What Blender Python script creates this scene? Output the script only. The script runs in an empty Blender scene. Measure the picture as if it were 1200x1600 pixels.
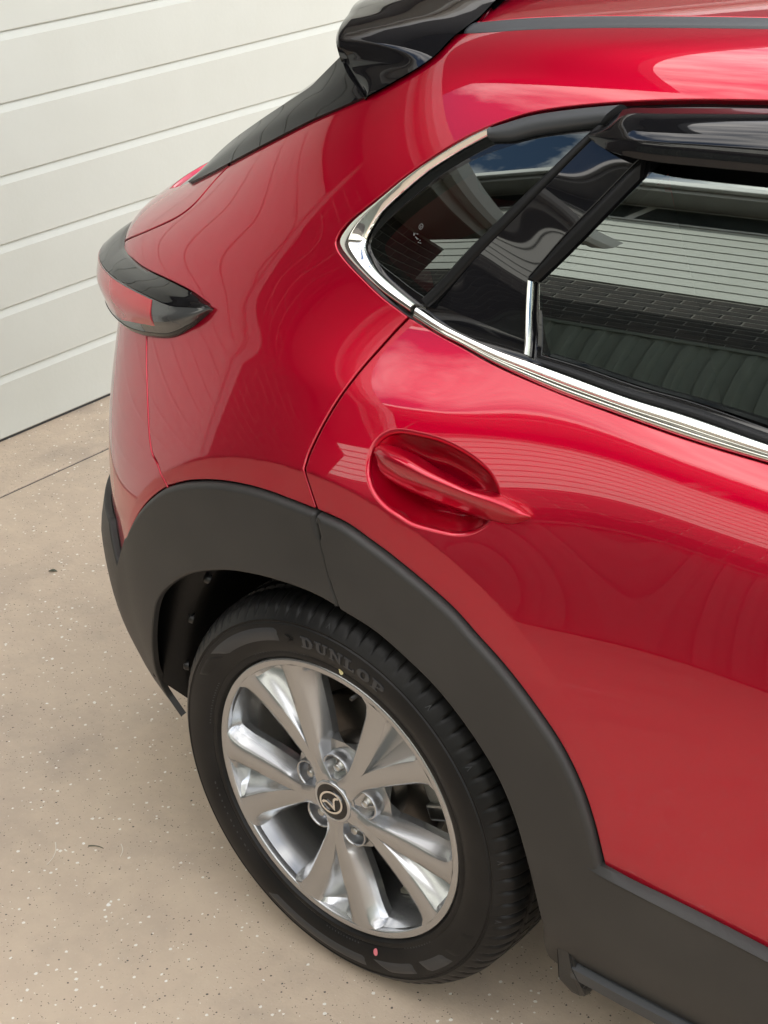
import bpy, bmesh, math, random
import numpy as np
from mathutils import Vector, Matrix
from mathutils.geometry import delaunay_2d_cdt
random.seed(7); np.random.seed(7)
scene = bpy.context.scene
COL = scene.collection
# ---------------------------------------------------------------- camera
cam_d = bpy.data.cameras.new('camera'); cam = bpy.data.objects.new('camera', cam_d); COL.objects.link(cam)
cam_d.sensor_fit = 'VERTICAL'; cam_d.sensor_height = 36.0; cam_d.sensor_width = 27.0
cam_d.lens = 54.70; cam_d.clip_start = 0.05; cam_d.clip_end = 3000
_right = Vector((0.76562540, 0.64217529, -0.03779758)); _down = Vector((0.26900478, -0.37298326, -0.88798644)); _fwd = Vector((-0.58434081, 0.66969724, -0.45831368))
_m = Matrix((( _right.x, -_down.x, -_fwd.x), (_right.y, -_down.y, -_fwd.y), (_right.z, -_down.z, -_fwd.z))).to_4x4()
_m.translation = Vector((1.3344, -2.2568, 1.8237)); cam.matrix_world = _m
scene.camera = cam
# ---------------------------------------------------------------- sky, sun, exposure
SUN_EL, SUN_AZ = math.radians(30), math.radians(130)      # azimuth of the sun measured from +X towards +Y
world = bpy.data.worlds.new('World'); scene.world = world; world.use_nodes = True
wn, wl = world.node_tree.nodes, world.node_tree.links
wn.clear()
w_out = wn.new('ShaderNodeOutputWorld'); w_bg = wn.new('ShaderNodeBackground'); w_sky = wn.new('ShaderNodeTexSky')
w_sky.sky_type = 'NISHITA'; w_sky.sun_disc = False; w_sky.sun_elevation = SUN_EL; w_sky.sun_rotation = math.pi/2 - SUN_AZ
w_sky.air_density = 1.0; w_sky.dust_density = 0.6; w_sky.ozone_density = 2.0
w_tc = wn.new('ShaderNodeTexCoord')
w_map = wn.new('ShaderNodeMapping'); w_map.inputs['Scale'].default_value = (1.0, 1.0, 2.2)
w_n = wn.new('ShaderNodeTexNoise'); w_n.inputs['Scale'].default_value = 3.4; w_n.inputs['Detail'].default_value = 9; w_n.inputs['Roughness'].default_value = 0.58; w_n.inputs['Distortion'].default_value = 0.25
w_r = wn.new('ShaderNodeValToRGB'); w_r.color_ramp.elements[0].position = 0.40; w_r.color_ramp.elements[1].position = 0.62
w_mix = wn.new('ShaderNodeMixRGB'); w_mix.inputs[2].default_value = (18.0, 17.2, 16.2, 1)
wl.new(w_tc.outputs['Generated'], w_map.inputs[0]); wl.new(w_map.outputs[0], w_n.inputs['Vector']); wl.new(w_n.outputs['Fac'], w_r.inputs[0])
wl.new(w_r.outputs[0], w_mix.inputs[0]); wl.new(w_sky.outputs[0], w_mix.inputs[1]); wl.new(w_mix.outputs[0], w_bg.inputs[0]); wl.new(w_bg.outputs[0], w_out.inputs[0])
w_bg.inputs[1].default_value = 0.10
sun_d = bpy.data.lights.new('sun', 'SUN'); sun = bpy.data.objects.new('sun', sun_d); COL.objects.link(sun)
sun_d.energy = 2.7; sun_d.angle = math.radians(0.6); sun_d.color = (1.0, 0.95, 0.88)
_sd = Vector((math.cos(SUN_EL)*math.cos(SUN_AZ), math.cos(SUN_EL)*math.sin(SUN_AZ), math.sin(SUN_EL)))
sun.rotation_euler = _sd.to_track_quat('Z', 'Y').to_euler(); sun.location = (0, 0, 20)
vs_ = scene.view_settings
vs_.view_transform = 'Standard'; vs_.look = 'None'; vs_.gamma = 1.0; vs_.use_curve_mapping = False; vs_.exposure = 1.62
scene.cycles.max_bounces = 10; scene.cycles.glossy_bounces = 6; scene.cycles.transparent_max_bounces = 12; scene.cycles.caustics_reflective = False
# ---------------------------------------------------------------- materials
MATS = {}
def mat(name, col, rough=.5, metal=0., coat=0., coat_rough=.03, spec=.5, ior=1.5, bump=None, mix=None, emis=None):
    m = bpy.data.materials.new(name); m.use_nodes = True; nt = m.node_tree; b = nt.nodes['Principled BSDF']
    b.inputs['Base Color'].default_value = (*col, 1); b.inputs['Roughness'].default_value = rough; b.inputs['Metallic'].default_value = metal
    b.inputs['Coat Weight'].default_value = coat; b.inputs['Coat Roughness'].default_value = coat_rough; b.inputs['IOR'].default_value = ior
    b.inputs['Specular IOR Level'].default_value = spec
    tc = nt.nodes.new('ShaderNodeTexCoord')
    if mix:                                   # (scale, detail, second colour, low, high)
        n = nt.nodes.new('ShaderNodeTexNoise'); n.inputs['Scale'].default_value = mix[0]; n.inputs['Detail'].default_value = mix[1]
        r = nt.nodes.new('ShaderNodeMapRange'); r.inputs[1].default_value = mix[3]; r.inputs[2].default_value = mix[4]
        x = nt.nodes.new('ShaderNodeMixRGB'); x.inputs[1].default_value = (*col, 1); x.inputs[2].default_value = (*mix[2], 1)
        nt.links.new(tc.outputs['Object'], n.inputs['Vector']); nt.links.new(n.outputs['Fac'], r.inputs[0]); nt.links.new(r.outputs[0], x.inputs[0]); nt.links.new(x.outputs[0], b.inputs['Base Color'])
    if bump:                                  # (scale, detail, strength, distance)
        n = nt.nodes.new('ShaderNodeTexNoise'); n.inputs['Scale'].default_value = bump[0]; n.inputs['Detail'].default_value = bump[1]
        bp = nt.nodes.new('ShaderNodeBump'); bp.inputs['Strength'].default_value = bump[2]; bp.inputs['Distance'].default_value = bump[3]
        nt.links.new(tc.outputs['Object'], n.inputs['Vector']); nt.links.new(n.outputs['Fac'], bp.inputs['Height']); nt.links.new(bp.outputs[0], b.inputs['Normal'])
    MATS[name] = m; return m
mat('red_paint', (.49, .0004, .022), .34, .74, 1.0, .010, ior=1.5, spec=0.0, bump=(900, 2, .035, .0006))
MATS['red_paint'].node_tree.nodes['Principled BSDF'].inputs['Coat IOR'].default_value = 1.6
mat('red_inner', (.16, .003, .006), .5)
mat('gloss_black', (.006, .006, .007), .025, 0, 0., .01, ior=1.5)
mat('satin_black', (.012, .012, .013), .38)
mat('seal_black', (.004, .004, .0045), .42, spec=.25)
mat('matte_black', (.008, .008, .009), .7)
mat('cladding', (.030, .029, .028), .47, spec=.38, bump=(900, 3, .35, .0008), mix=(5, 7, (.042, .040, .038), .40, .72))
mat('trim_grey', (.045, .048, .052), .42)
mat('chrome', (.86, .85, .82), .045, 1.0)
mat('steel', (.55, .55, .53), .28, 1.0, bump=(300, 2, .1, .001))
mat('alloy', (.43, .435, .44), .27, .85, .6, .06, bump=(2500, 2, .05, .0004))
mat('alloy_dark', (.22, .23, .25), .30, .8, .3, .1)
mat('alloy_bright', (.52, .53, .54), .24, .85, .5, .06)
mat('rubber', (.009, .009, .0092), .40, spec=.20, bump=(500, 3, .15, .0006), mix=(9, 5, (.019, .018, .0175), .4, .75))
mat('rubber_band', (.034, .036, .040), .38, spec=.45)
mat('rubber_mark', (.060, .058, .056), .6)
mat('liner', (.003, .003, .0032), .5, spec=.25, bump=(120, 3, .2, .002))
mat('disc', (.17, .155, .14), .38, .9, bump=(60, 2, .1, .001), mix=(14, 4, (.10, .085, .07), .4, .7))
mat('caliper', (.42, .42, .40), .45, .6, bump=(150, 3, .3, .002))
mat('weight', (.33, .32, .26), .6, .4, bump=(400, 2, .5, .001))
mat('lamp_red', (.42, .012, .018), .25, 0, 1.0, .01, mix=(5, 2, (.5, .02, .03), .4, .6))
mat('lamp_rib', (.36, .010, .015), .3, 0, .6, .05)
mat('lamp_smoke', (.045, .047, .047), .16, 0, 1.0, .01)
mat('mark_pink', (.72, .20, .24), .6); mat('mark_yellow', (.72, .66, .36), .6)
mat('etch', (.16, .16, .155), .6)
mat('seat', (.02, .02, .021), .8)
def glass(name, tint, refl):
    m = bpy.data.materials.new(name); m.use_nodes = True; nt = m.node_tree; nt.nodes.clear()
    o = nt.nodes.new('ShaderNodeOutputMaterial'); mx = nt.nodes.new('ShaderNodeMixShader'); t = nt.nodes.new('ShaderNodeBsdfTransparent'); g = nt.nodes.new('ShaderNodeBsdfGlossy'); f = nt.nodes.new('ShaderNodeFresnel')
    t.inputs[0].default_value = (*tint, 1); g.inputs['Roughness'].default_value = 0.0; g.inputs[0].default_value = (.9, 1.0, .96, 1); f.inputs[0].default_value = refl
    nt.links.new(f.outputs[0], mx.inputs[0]); nt.links.new(t.outputs[0], mx.inputs[1]); nt.links.new(g.outputs[0], mx.inputs[2]); nt.links.new(mx.outputs[0], o.inputs[0])
    MATS[name] = m
glass('door_glass', (.20, .24, .22), 2.3)
glass('privacy_glass', (.05, .052, .05), 1.8)
glass('visor_plastic', (.06, .06, .07), 1.75)
glass('lamp_lens', (.85, .80, .80), 1.5)
glass('window_glass', (.3, .32, .33), 1.8)
# ---------------------------------------------------------------- mesh helpers
def mk(name, V, Fc, m, parent=None, normals=None, smooth=True, loc=None):
    me = bpy.data.meshes.new(name); me.from_pydata([tuple(map(float, v)) for v in V], [], Fc); me.update()
    if smooth: me.polygons.foreach_set('use_smooth', [True]*len(me.polygons))
    if m: me.materials.append(MATS[m])
    if normals is not None: me.normals_split_custom_set_from_vertices([tuple(map(float, n)) for n in normals])
    o = bpy.data.objects.new(name, me); COL.objects.link(o)
    if parent: o.parent = parent
    if loc: o.location = loc
    return o
def bm_obj(name, bm, m, parent=None, smooth=False):
    me = bpy.data.meshes.new(name); bm.normal_update(); bm.to_mesh(me); bm.free()
    me.materials.append(MATS[m])
    if smooth: me.polygons.foreach_set('use_smooth', [True]*len(me.polygons))
    o = bpy.data.objects.new(name, me); COL.objects.link(o)
    if parent: o.parent = parent
    return o
def tag(o, label=None, cat=None, group=None, kind=None):
    if label: o['label'] = label
    if cat: o['category'] = cat
    if group: o['group'] = group
    if kind: o['kind'] = kind
    return o
def empty(name, loc=(0, 0, 0)):
    o = bpy.data.objects.new(name, None); COL.objects.link(o); o.location = loc; o.empty_display_size = .1; return o
def box_bm(x0, x1, y0, y1, z0, z1, bev=0., seg=2):
    bm = bmesh.new(); bmesh.ops.create_cube(bm, size=1)
    for v in bm.verts: v.co = Vector(((x0+x1)/2+v.co.x*(x1-x0), (y0+y1)/2+v.co.y*(y1-y0), (z0+z1)/2+v.co.z*(z1-z0)))
    if bev: bmesh.ops.bevel(bm, geom=list(bm.edges), offset=bev, segments=seg, affect='EDGES', profile=.5)
    return bm
def box(name, x0, x1, y0, y1, z0, z1, m, parent=None, bev=0.): return bm_obj(name, box_bm(x0, x1, y0, y1, z0, z1, bev), m, parent)
def lathe(name, prof, m, parent=None, seg=96, closed=False, smooth=True):
    """prof: (radius, depth) points turned about the wheel axle; depth points outwards (-Y)"""
    V = []; Fc = []; n = len(prof)
    for i in range(seg):
        a = 2*math.pi*i/seg
        for r, d in prof: V.append((r*math.cos(a), -d, r*math.sin(a)))
    for i in range(seg):
        j = (i+1) % seg
        for k in range(n if closed else n-1):
            l = (k+1) % n; Fc.append((i*n+k, i*n+l, j*n+l, j*n+k))
    return mk(name, V, Fc, m, parent, smooth=smooth)
def crv(pts, n=8):
    """centripetal-ish Catmull-Rom through the points, end points included"""
    P = np.array(pts, float)
    if len(P) == 2: return P[0]+(P[1]-P[0])*np.linspace(0, 1, n+1)[:, None]
    Q = np.concatenate([2*P[:1]-P[1:2], P, 2*P[-1:]-P[-2:-1]]); out = []
    for i in range(len(P)-1):
        t = np.linspace(0, 1, n, endpoint=False)[:, None]; a, b, c, d = Q[i:i+4]
        out.append(.5*(2*b+(c-a)*t+(2*a-5*b+4*c-d)*t*t+(3*b-a-3*c+d)*t**3))
    out.append(P[-1:]); return np.concatenate(out)
def resample(P, n):
    P = np.asarray(P, float); l = np.concatenate([[0], np.cumsum(np.linalg.norm(np.diff(P, axis=0), axis=1))]); t = np.linspace(0, l[-1], n)
    return np.stack([np.interp(t, l, P[:, k]) for k in range(P.shape[1])], 1)
# ---------------------------------------------------------------- car body surface
# Half of the car as one smooth B-spline sheet: u runs along the side and round the rear corner, v runs from sill to roof.
ROWS=[(.17,.79,-.70,3.2,0),(.28,.865,-.775,3.2,0),(.42,.876,-.815,3.3,0),(.56,.881,-.818,3.4,0),(.70,.879,-.816,3.4,0),(.80,.869,-.814,3.3,0),(.87,.853,-.815,3.2,0),(.93,.835,-.815,3.1,0.1),(.98,.812,-.815,3.05,.3),(1.02,.785,-.85,3.2,.6),(1.055,.754,-.885,3.2,.9),(1.082,.733,-.825,3.0,1),(1.12,.719,-.735,2.8,1),(1.19,.696,-.68,2.8,.7),(1.27,.666,-.58,2.8,.3),(1.35,.628,-.47,2.8,0),(1.415,.584,-.37,2.7,0),(1.460,.54,-.28,2.6,0),(1.486,.44,-.22,2.6,0),(1.50,.25,-.20,2.6,0),(1.505,.0,-.19,2.6,0)]
XS=[2.4,2.0,1.6,1.3,1.05,.8,.6,.4,.25,.1]
FR=[.14,.28,.42,.56,.69,.80,.885,.945,.978,.993,1.0]
def _net():
    N=[]
    for (z,w,xr,p,kb) in ROWS:
        r=[];k=max(0,(z-1.05)/.45)
        zz=lambda x: z-0.055*k*((1.2-x)/1.4)**2+kb*.045*math.exp(-((x+.06)/.40)**2)
        for x in XS: r.append((x,-w,zz(x)))
        for f in FR:
            x=.1-(.1-xr)*f; r.append((x,-w*max(0,1-f**p)**(1/p),zz(x)))
        N.append(r)
    N=np.array(N).transpose(1,0,2)
    for _ in range(2):                     # fair the rear half so that reflections flow
        M=N.copy();M[:,1:-1]=.25*N[:,:-2]+.5*N[:,1:-1]+.25*N[:,2:]
        j=np.arange(N.shape[1]);w=np.clip((np.arange(len(N))-8)/3.,0,1)[:,None,None]*(np.clip((j-3.5)/3.,0,1)*np.clip((15.5-j)/3.,0,1))[None,:,None];N=N*(1-w)+M*w
    return N
NET=_net();NU,NV=NET.shape[:2]
def _pad(N):
    N=np.concatenate([2*N[:1]-N[1:2],N,2*N[-1:]-N[-2:-1]],0)
    return np.concatenate([2*N[:,:1]-N[:,1:2],N,2*N[:,-1:]-N[:,-2:-1]],1)
PN=_pad(NET)
def _bas(t): return np.stack([(1-t)**3,3*t**3-6*t*t+4,-3*t**3+3*t*t+3*t+1,t**3],-1)/6
def S0(u,v):
    u=np.clip(np.asarray(u,float),0,NU-1-1e-9);v=np.clip(np.asarray(v,float),0,NV-1-1e-9)
    i=np.floor(u).astype(int);j=np.floor(v).astype(int)
    bu=_bas(u-i);bv=_bas(v-j);o=np.zeros(u.shape+(3,))
    for a in range(4):
        for b in range(4): o+=(bu[...,a]*bv[...,b])[...,None]*PN[i+a,j+b]
    return o
_w4=S0(np.linspace(0,NU-1.3,400),np.full(400,4.0));_o=np.argsort(_w4[:,0]);_W4X=_w4[_o,0];_W4Y=-_w4[_o,1]
def _sst(a,b,x):
    t=np.clip((x-a)/(b-a),0,1);return t*t*(3-2*t)
CREASE=.566
def S(u,v):
    P=S0(u,v);x=P[...,0];z=P[...,2]
    r=np.hypot(x,z-.34);q=r-CREASE;q=.5*(q+np.sqrt(q*q+.0012**2))
    s=(1-_sst(.10,.80,x))*np.clip(1-q/.27,0,1)**3
    wf=np.interp(x,_W4X,_W4Y)+.010
    d=wf+P[...,1];g=.5*(d+np.sqrt(d*d+.003**2))*s*_sst(.33,.55,z)*_sst(1.12,1.0,z)
    P=P.copy();P[...,1]-=g
    return P
def NRM(u,v,h=2e-3):
    u=np.asarray(u,float);v=np.asarray(v,float)
    n=np.cross(S(u+h,v)-S(u-h,v),S(u,v+h)-S(u,v-h));n/=np.linalg.norm(n,axis=-1,keepdims=True)+1e-12
    return n*NSIGN
NSIGN=1.0
if NRM(np.array([5.]),np.array([4.]))[0,1]>0: NSIGN=-1.0
# panel edges as (u, v) on the body surface
CUV={
 'win_red_top':[(6.191,16.092),(6.548,16.032),(7.069,15.926),(7.522,15.806),(8.078,15.624),(8.487,15.437),(8.812,15.206),(9.179,14.899),(9.582,14.476),(9.968,13.938),(10.299,13.264),(10.504,12.77),(10.574,12.402)],
 'win_red_bot':[(10.574,12.402),(10.564,12.118),(10.457,11.885),(10.261,11.631),(9.953,11.271),(9.581,10.84),(9.197,10.483)],
 'door_belt':[(9.197,10.483),(8.782,10.242),(8.551,10.128),(8.109,9.9),(7.507,9.754),(6.987,9.685),(6.413,9.619),(5.912,9.622),(5.563,9.626)],
 'door_gap_up':[(9.197,10.483),(9.37,9.552),(9.537,8.726),(9.691,7.829),(9.786,7.029),(9.802,6.653)],
 'door_gap_lo':[(9.802,6.653),(9.753,6.348),(9.647,5.786)],
 'clad_out_q':[(9.639,5.777),(9.977,5.792),(10.369,5.797),(10.781,5.735),(11.223,5.584),(11.707,5.325),(12.201,4.958),(12.666,4.48),(13.19,3.899),(13.661,3.359),(13.986,2.965)],
 'clad_seam':[(9.639,5.777),(9.555,5.16),(9.456,4.568),(9.341,4.173)],
 'clad_in_q':[(9.341,4.173),(9.68,4.233),(10.069,4.231),(10.562,4.171),(11.093,4.037),(11.632,3.805),(12.017,3.581),(12.398,3.29),(12.664,3.025),(12.822,2.775)],
 'clad_out_d':[(9.639,5.777),(9.248,5.716),(8.921,5.526),(8.618,5.316),(8.051,4.848),(7.751,4.522),(7.467,4.231),(7.192,3.902),(6.935,3.544),(6.763,3.187),(6.649,2.807),(6.56,2.333)],
 'clad_in_d':[(9.341,4.173),(8.89,4.064),(8.505,3.865),(8.139,3.625),(7.786,3.285),(7.513,2.923),(7.347,2.543),(7.248,2.11),(7.183,1.675),(7.137,1.14)],
 'sill_top':[(6.56,2.333),(6.361,2.313),(6.05,2.298),(5.657,2.271),(5.388,2.248),(5.034,2.211)],
 'tail_gap':[(14.118,13.447),(14.101,12.897),(13.949,12.117),(13.998,11.606),(14.231,11.054),(14.643,10.3),(15.375,9.312)],
 'wing_low':[(12.045,15.398),(13.045,14.614),(14.118,13.447),(15.182,12.263)],
 'spoil_side':[(11.335,17.493),(11.287,17.12),(11.101,16.662),(11.202,16.261),(11.565,15.818),(11.972,15.422)],
 'lamp_low':[(13.359,7.713),(13.024,7.885),(12.675,8.092),(12.485,8.269),(12.237,8.667),(12.054,9.033)],
 'lamp_up':[(12.037,9.269),(12.491,9.496),(13.072,9.585),(13.788,9.556),(14.375,9.509),(15.343,9.163)],
 'bump_gap':[(13.3,7.75),(13.173,7.054),(12.929,6.202),(12.675,5.443),(12.442,5.242),(12.23,4.942)],
 'ditch_lo':[(11.075,17.156),(9.975,17.279),(8.911,17.417),(8.17,17.53),(6.898,17.678),(6.472,17.731)],
 'ditch_hi':[(11.151,17.484),(10.154,17.641),(9.189,17.752),(8.333,17.846),(7.005,17.951),(6.562,17.995)],
 'tg_top':[(11.207,17.566),(12.084,18.199)],
 'chr_out':[(8.896,15.11),(9.168,14.864),(9.556,14.441),(9.941,13.901),(10.262,13.228),(10.457,12.734),(10.519,12.367),(10.511,12.121),(10.415,11.926),(10.234,11.688),(9.938,11.346),(9.578,10.932),(9.178,10.586)],
 'chr_in':[(8.905,14.918),(9.267,14.529),(9.619,14.078),(9.895,13.557),(10.087,13.045),(10.155,12.57),(10.136,12.216),(10.009,11.933),(9.806,11.603),(9.476,11.253),(9.168,10.953)],
 'trim_out':[(8.939,15.079),(8.803,15.172),(8.48,15.402),(8.071,15.589),(7.636,15.749)],
 'trim_in':[(8.892,14.896),(8.657,14.95),(8.415,15.099),(8.099,15.249),(7.794,15.373)],
 'qg_top':[(7.927,15.247),(8.18,15.166),(8.406,15.055),(8.657,14.88),(9.067,14.516),(9.437,14.064),(9.797,13.467),(10.023,12.906),(10.11,12.483)],
 'qg_bot':[(10.11,12.483),(10.085,12.221),(9.894,11.858),(9.588,11.579),(9.303,11.302),(9.146,11.172)],
 'div_l':[(7.83,15.333),(8.128,14.547),(8.453,13.678),(8.812,12.597),(9.144,11.152)],
 'div_r':[(7.734,15.35),(8.027,14.528),(8.341,13.624),(8.696,12.517),(9.034,10.962)],
 'app_r':[(7.311,14.928),(7.562,14.191),(7.82,13.438),(8.061,12.569)],
 'app_b':[(9.03,10.921),(8.607,10.6),(8.18,10.485),(7.932,10.478)],
 'belt_out':[(9.126,10.434),(8.776,10.195),(8.548,10.101),(8.105,9.875),(7.502,9.714),(6.985,9.66),(6.41,9.595),(5.91,9.598),(5.56,9.587)],
 'belt_in':[(9.11,10.87),(8.828,10.621),(8.594,10.48),(8.164,10.346),(7.805,10.334),(7.389,10.302),(6.889,10.234),(6.469,10.255),(5.954,10.12),(5.597,10.046)],
 'seal_in':[(7.824,10.515),(7.414,10.564),(6.915,10.531),(6.493,10.57),(5.978,10.441),(5.619,10.356)],
 'chv_l':[(8.066,12.526),(7.926,10.485)],
 'chv_r':[(8.015,12.517),(7.867,10.486)],
 'dg_diag':[(7.99,12.532),(7.066,15.273)],
 'dg_top':[(7.066,15.273),(6.814,15.449),(6.484,15.587),(6.136,15.683)],
 'cup':[(8.998,7.636),(8.83,7.802),(8.577,7.869),(8.324,7.832),(8.062,7.707),(7.873,7.476),(7.753,7.21),(7.706,6.92),(7.756,6.61),(7.891,6.339),(8.063,6.23),(8.267,6.22),(8.508,6.269),(8.727,6.416),(8.887,6.652),(9.002,6.912),(9.049,7.298)],
 'hd_up':[(9.02,7.429),(8.942,7.533),(8.691,7.528),(8.416,7.366),(8.188,7.249),(7.987,7.158),(7.74,7.151),(7.551,7.077),(7.401,6.933)],
 'hd_lo':[(8.991,7.275),(8.894,7.014),(8.671,6.842),(8.406,6.741),(8.208,6.685),(8.017,6.641),(7.768,6.604),(7.534,6.645),(7.395,6.819)],
 'bump_in':[(12.822,2.775),(12.99,2.441),(13.229,1.99),(13.609,1.437),(13.656,1.087),(13.359,0.935)],
 'sill_bot':[(7.318,0.174),(7.2,0.0),(6.55,0.148),(5.983,0.307),(5.433,0.426),(5.046,0.483)],
 'logo':[(9.442,12.995),(9.466,12.787),(9.363,12.599)],
}
# rails as (u, v, distance proud of the surface)
RAIL={
 'ledge_a':[(6.804,2.308,0.0075),(6.687,2.354,0.007),(6.544,2.365,0.005),(6.349,2.336,0.004),(6.039,2.321,0.004),(5.646,2.295,0.004),(5.379,2.272,0.004),(5.027,2.235,0.004)],
 'ledge_b':[(6.8,2.3,0.0085),(6.674,2.305,0.011),(6.547,2.298,0.0135),(6.316,2.286,0.0145),(6.008,2.256,0.0145),(5.616,2.234,0.0145),(5.35,2.214,0.0145),(5.001,2.173,0.0145)],
 'vis_top':[(7.832,15.168,0.006),(7.697,15.302,0.008),(7.589,15.611,0.008),(7.285,15.691,0.008),(6.985,15.752,0.008),(6.507,15.855,0.008),(6.157,15.936,0.008)],
 'vis_up':[(7.807,15.121,0.012),(7.633,15.189,0.02),(7.466,15.36,0.027),(7.167,15.393,0.03),(6.876,15.44,0.031),(6.409,15.516,0.032),(6.067,15.585,0.032)],
 'vis_mid':[(7.796,15.087,0.015),(7.569,15.075,0.025),(7.339,15.081,0.034),(7.043,15.094,0.037),(6.762,15.128,0.038),(6.344,15.177,0.039),(6.002,15.225,0.039)],
 'vis_lo':[(7.793,15.072,0.014),(7.58,14.987,0.024),(7.372,14.932,0.031),(7.072,14.922,0.034),(6.786,14.944,0.035),(6.321,14.976,0.036),(5.978,15.014,0.036)],
 'vis_bot':[(7.795,15.06,0.012),(7.603,14.908,0.02),(7.423,14.832,0.024),(7.162,14.79,0.026),(6.854,14.801,0.027),(6.319,14.841,0.028),(5.973,14.867,0.028)],
 'hd_up':[(8.975,7.376,0.009),(8.902,7.493,0.017),(8.749,7.529,0.023),(8.555,7.512,0.025),(8.318,7.37,0.027),(8.094,7.265,0.027),(7.9,7.185,0.026),(7.667,7.207,0.023),(7.501,7.118,0.016),(7.388,6.955,0.0045)],
 'hd_rg':[(8.955,7.337,0.0135),(8.868,7.399,0.021),(8.718,7.369,0.029),(8.522,7.327,0.033),(8.295,7.235,0.035),(8.052,7.157,0.035),(7.865,7.102,0.033),(7.637,7.072,0.027),(7.483,7.015,0.018),(7.378,6.91,0.0045)],
 'hd_md':[(8.956,7.302,0.012),(8.859,7.244,0.02),(8.678,7.161,0.027),(8.456,7.097,0.031),(8.249,7.032,0.033),(8.037,6.986,0.033),(7.854,6.951,0.031),(7.625,6.907,0.025),(7.469,6.859,0.017),(7.375,6.886,0.0045)],
 'hd_lo':[(8.963,7.271,0.0075),(8.871,7.1,0.015),(8.718,6.947,0.019),(8.483,6.84,0.021),(8.298,6.773,0.022),(8.104,6.713,0.022),(7.918,6.674,0.021),(7.683,6.662,0.018),(7.498,6.688,0.012),(7.391,6.823,0.003)],
 'lamp_top':[(12.0,9.281,0.004),(12.228,9.406,0.004),(12.445,9.492,0.004),(13.017,9.584,0.004),(13.711,9.572,0.004),(14.262,9.556,0.004),(14.917,9.471,0.004)],
 'lamp_ridge':[(11.922,9.223,0.007),(12.039,9.106,0.014),(12.236,8.996,0.02),(12.528,8.888,0.026),(13.083,8.931,0.031),(13.562,8.944,0.034),(13.932,8.955,0.037)],
 'lamp_low':[(11.986,9.074,0.005),(12.095,8.833,0.006),(12.233,8.57,0.006),(12.572,8.139,0.008),(13.078,7.852,0.012),(13.502,7.704,0.018),(13.792,7.71,0.024)],
 'lamp_mid':[(11.941,9.146,0.006),(12.034,8.974,0.012),(12.178,8.782,0.018),(12.457,8.513,0.024),(12.924,8.397,0.029),(13.397,8.347,0.033),(13.816,8.358,0.037)],
 'wing_out':[(15.008,12.274,0.005),(14.911,13.363,0.01),(14.46,14.139,0.012),(13.911,14.886,0.014),(13.671,15.172,0.016),(13.559,15.372,0.02),(13.265,15.788,0.03)],
 'wing_in':[(14.913,12.317,0.004),(13.962,13.443,0.004),(13.44,14.032,0.004),(12.928,14.592,0.004),(12.678,14.813,0.004),(12.365,15.057,0.004),(11.944,15.368,0.004)],
 'spo_root':[(11.835,15.386,0.006),(11.428,15.775,0.006),(11.054,16.203,0.006),(10.923,16.583,0.006),(11.042,17.017,0.006),(11.027,17.376,0.006)],
 'bump_edge':[(12.599,2.911,0.014),(12.731,2.603,0.014),(12.874,2.216,0.014),(12.971,1.834,0.014),(12.951,1.534,0.014),(12.66,1.407,0.014)],
 'bump_top':[(13.761,3.077,0.006),(13.788,3.253,0.012),(13.797,3.52,0.016)],
}
SPOILER_EDGE=[(-0.115, -0.592, 1.343), (-0.153, -0.572, 1.362), (-0.188, -0.553, 1.375), (-0.191, -0.561, 1.402), (-0.207, -0.544, 1.413), (-0.227, -0.514, 1.42), (-0.248, -0.475, 1.425), (-0.294, -0.396, 1.43), (-0.335, -0.25, 1.432), (-0.35, 0.0, 1.435)]
# ---------------------------------------------------------------- panels cut out of the body surface
def at(uv, d=0.):
    uv = np.asarray(uv, float); P = S(uv[..., 0], uv[..., 1]); N = NRM(uv[..., 0], uv[..., 1])
    return P+N*(np.asarray(d)[..., None] if np.ndim(d) else d), N
def find(x, z, u0=7., v0=6.):
    """surface coordinates of the point at length x and height z"""
    u, v = float(u0), float(v0); f = lambda a, b: S(np.array([a]), np.array([b]))[0, [0, 2]]
    for _ in range(40):
        p = f(u, v); e = np.array([x, z])-p
        if np.abs(e).max() < 1e-5: break
        J = np.stack([(f(u+1e-3, v)-p)/1e-3, (f(u, v+1e-3)-p)/1e-3], 1)
        s = np.clip(np.linalg.solve(J.T@J+1e-8*np.eye(2), J.T@e), -.5, .5); u, v = min(max(u+s[0], 0), NU-1), min(max(v+s[1], 0), NV-1)
    return (u, v)
def chain(*segs, n=8):
    """join edge curves into one closed outline; '-name' runs a curve backwards, lists are straight runs of (u, v)"""
    out = []
    for s in segs:
        if isinstance(s, str):
            r = s[0] == '-'; c = crv(CUV[s.lstrip('-')], n); c = c[::-1] if r else c
        else: c = np.concatenate([crv(s[i:i+2], n) for i in range(len(s)-1)]) if len(s) > 1 else np.array(s, float)
        out.append(c)
    P = np.concatenate(out); keep = [0]
    X, _ = at(P)
    for i in range(1, len(P)):
        if np.linalg.norm(X[i]-X[keep[-1]]) > .0022: keep.append(i)
    while len(keep) > 3 and np.linalg.norm(X[keep[-1]]-X[keep[0]]) < .0022: keep.pop()
    return P[keep]
def area2(P): return .5*np.sum(P[:, 0]*np.roll(P[:, 1], -1)-np.roll(P[:, 0], -1)*P[:, 1])
def inside(poly, pts):
    c = np.zeros(len(pts), bool); x, y = pts[:, 0], pts[:, 1]; j = len(poly)-1
    for i in range(len(poly)):
        a, b = poly[i], poly[j]; k = (a[1] > y) != (b[1] > y)
        c ^= k & (x < (b[0]-a[0])*(y-a[1])/((b[1]-a[1]) or 1e-12)+a[0]); j = i
    return c
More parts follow.
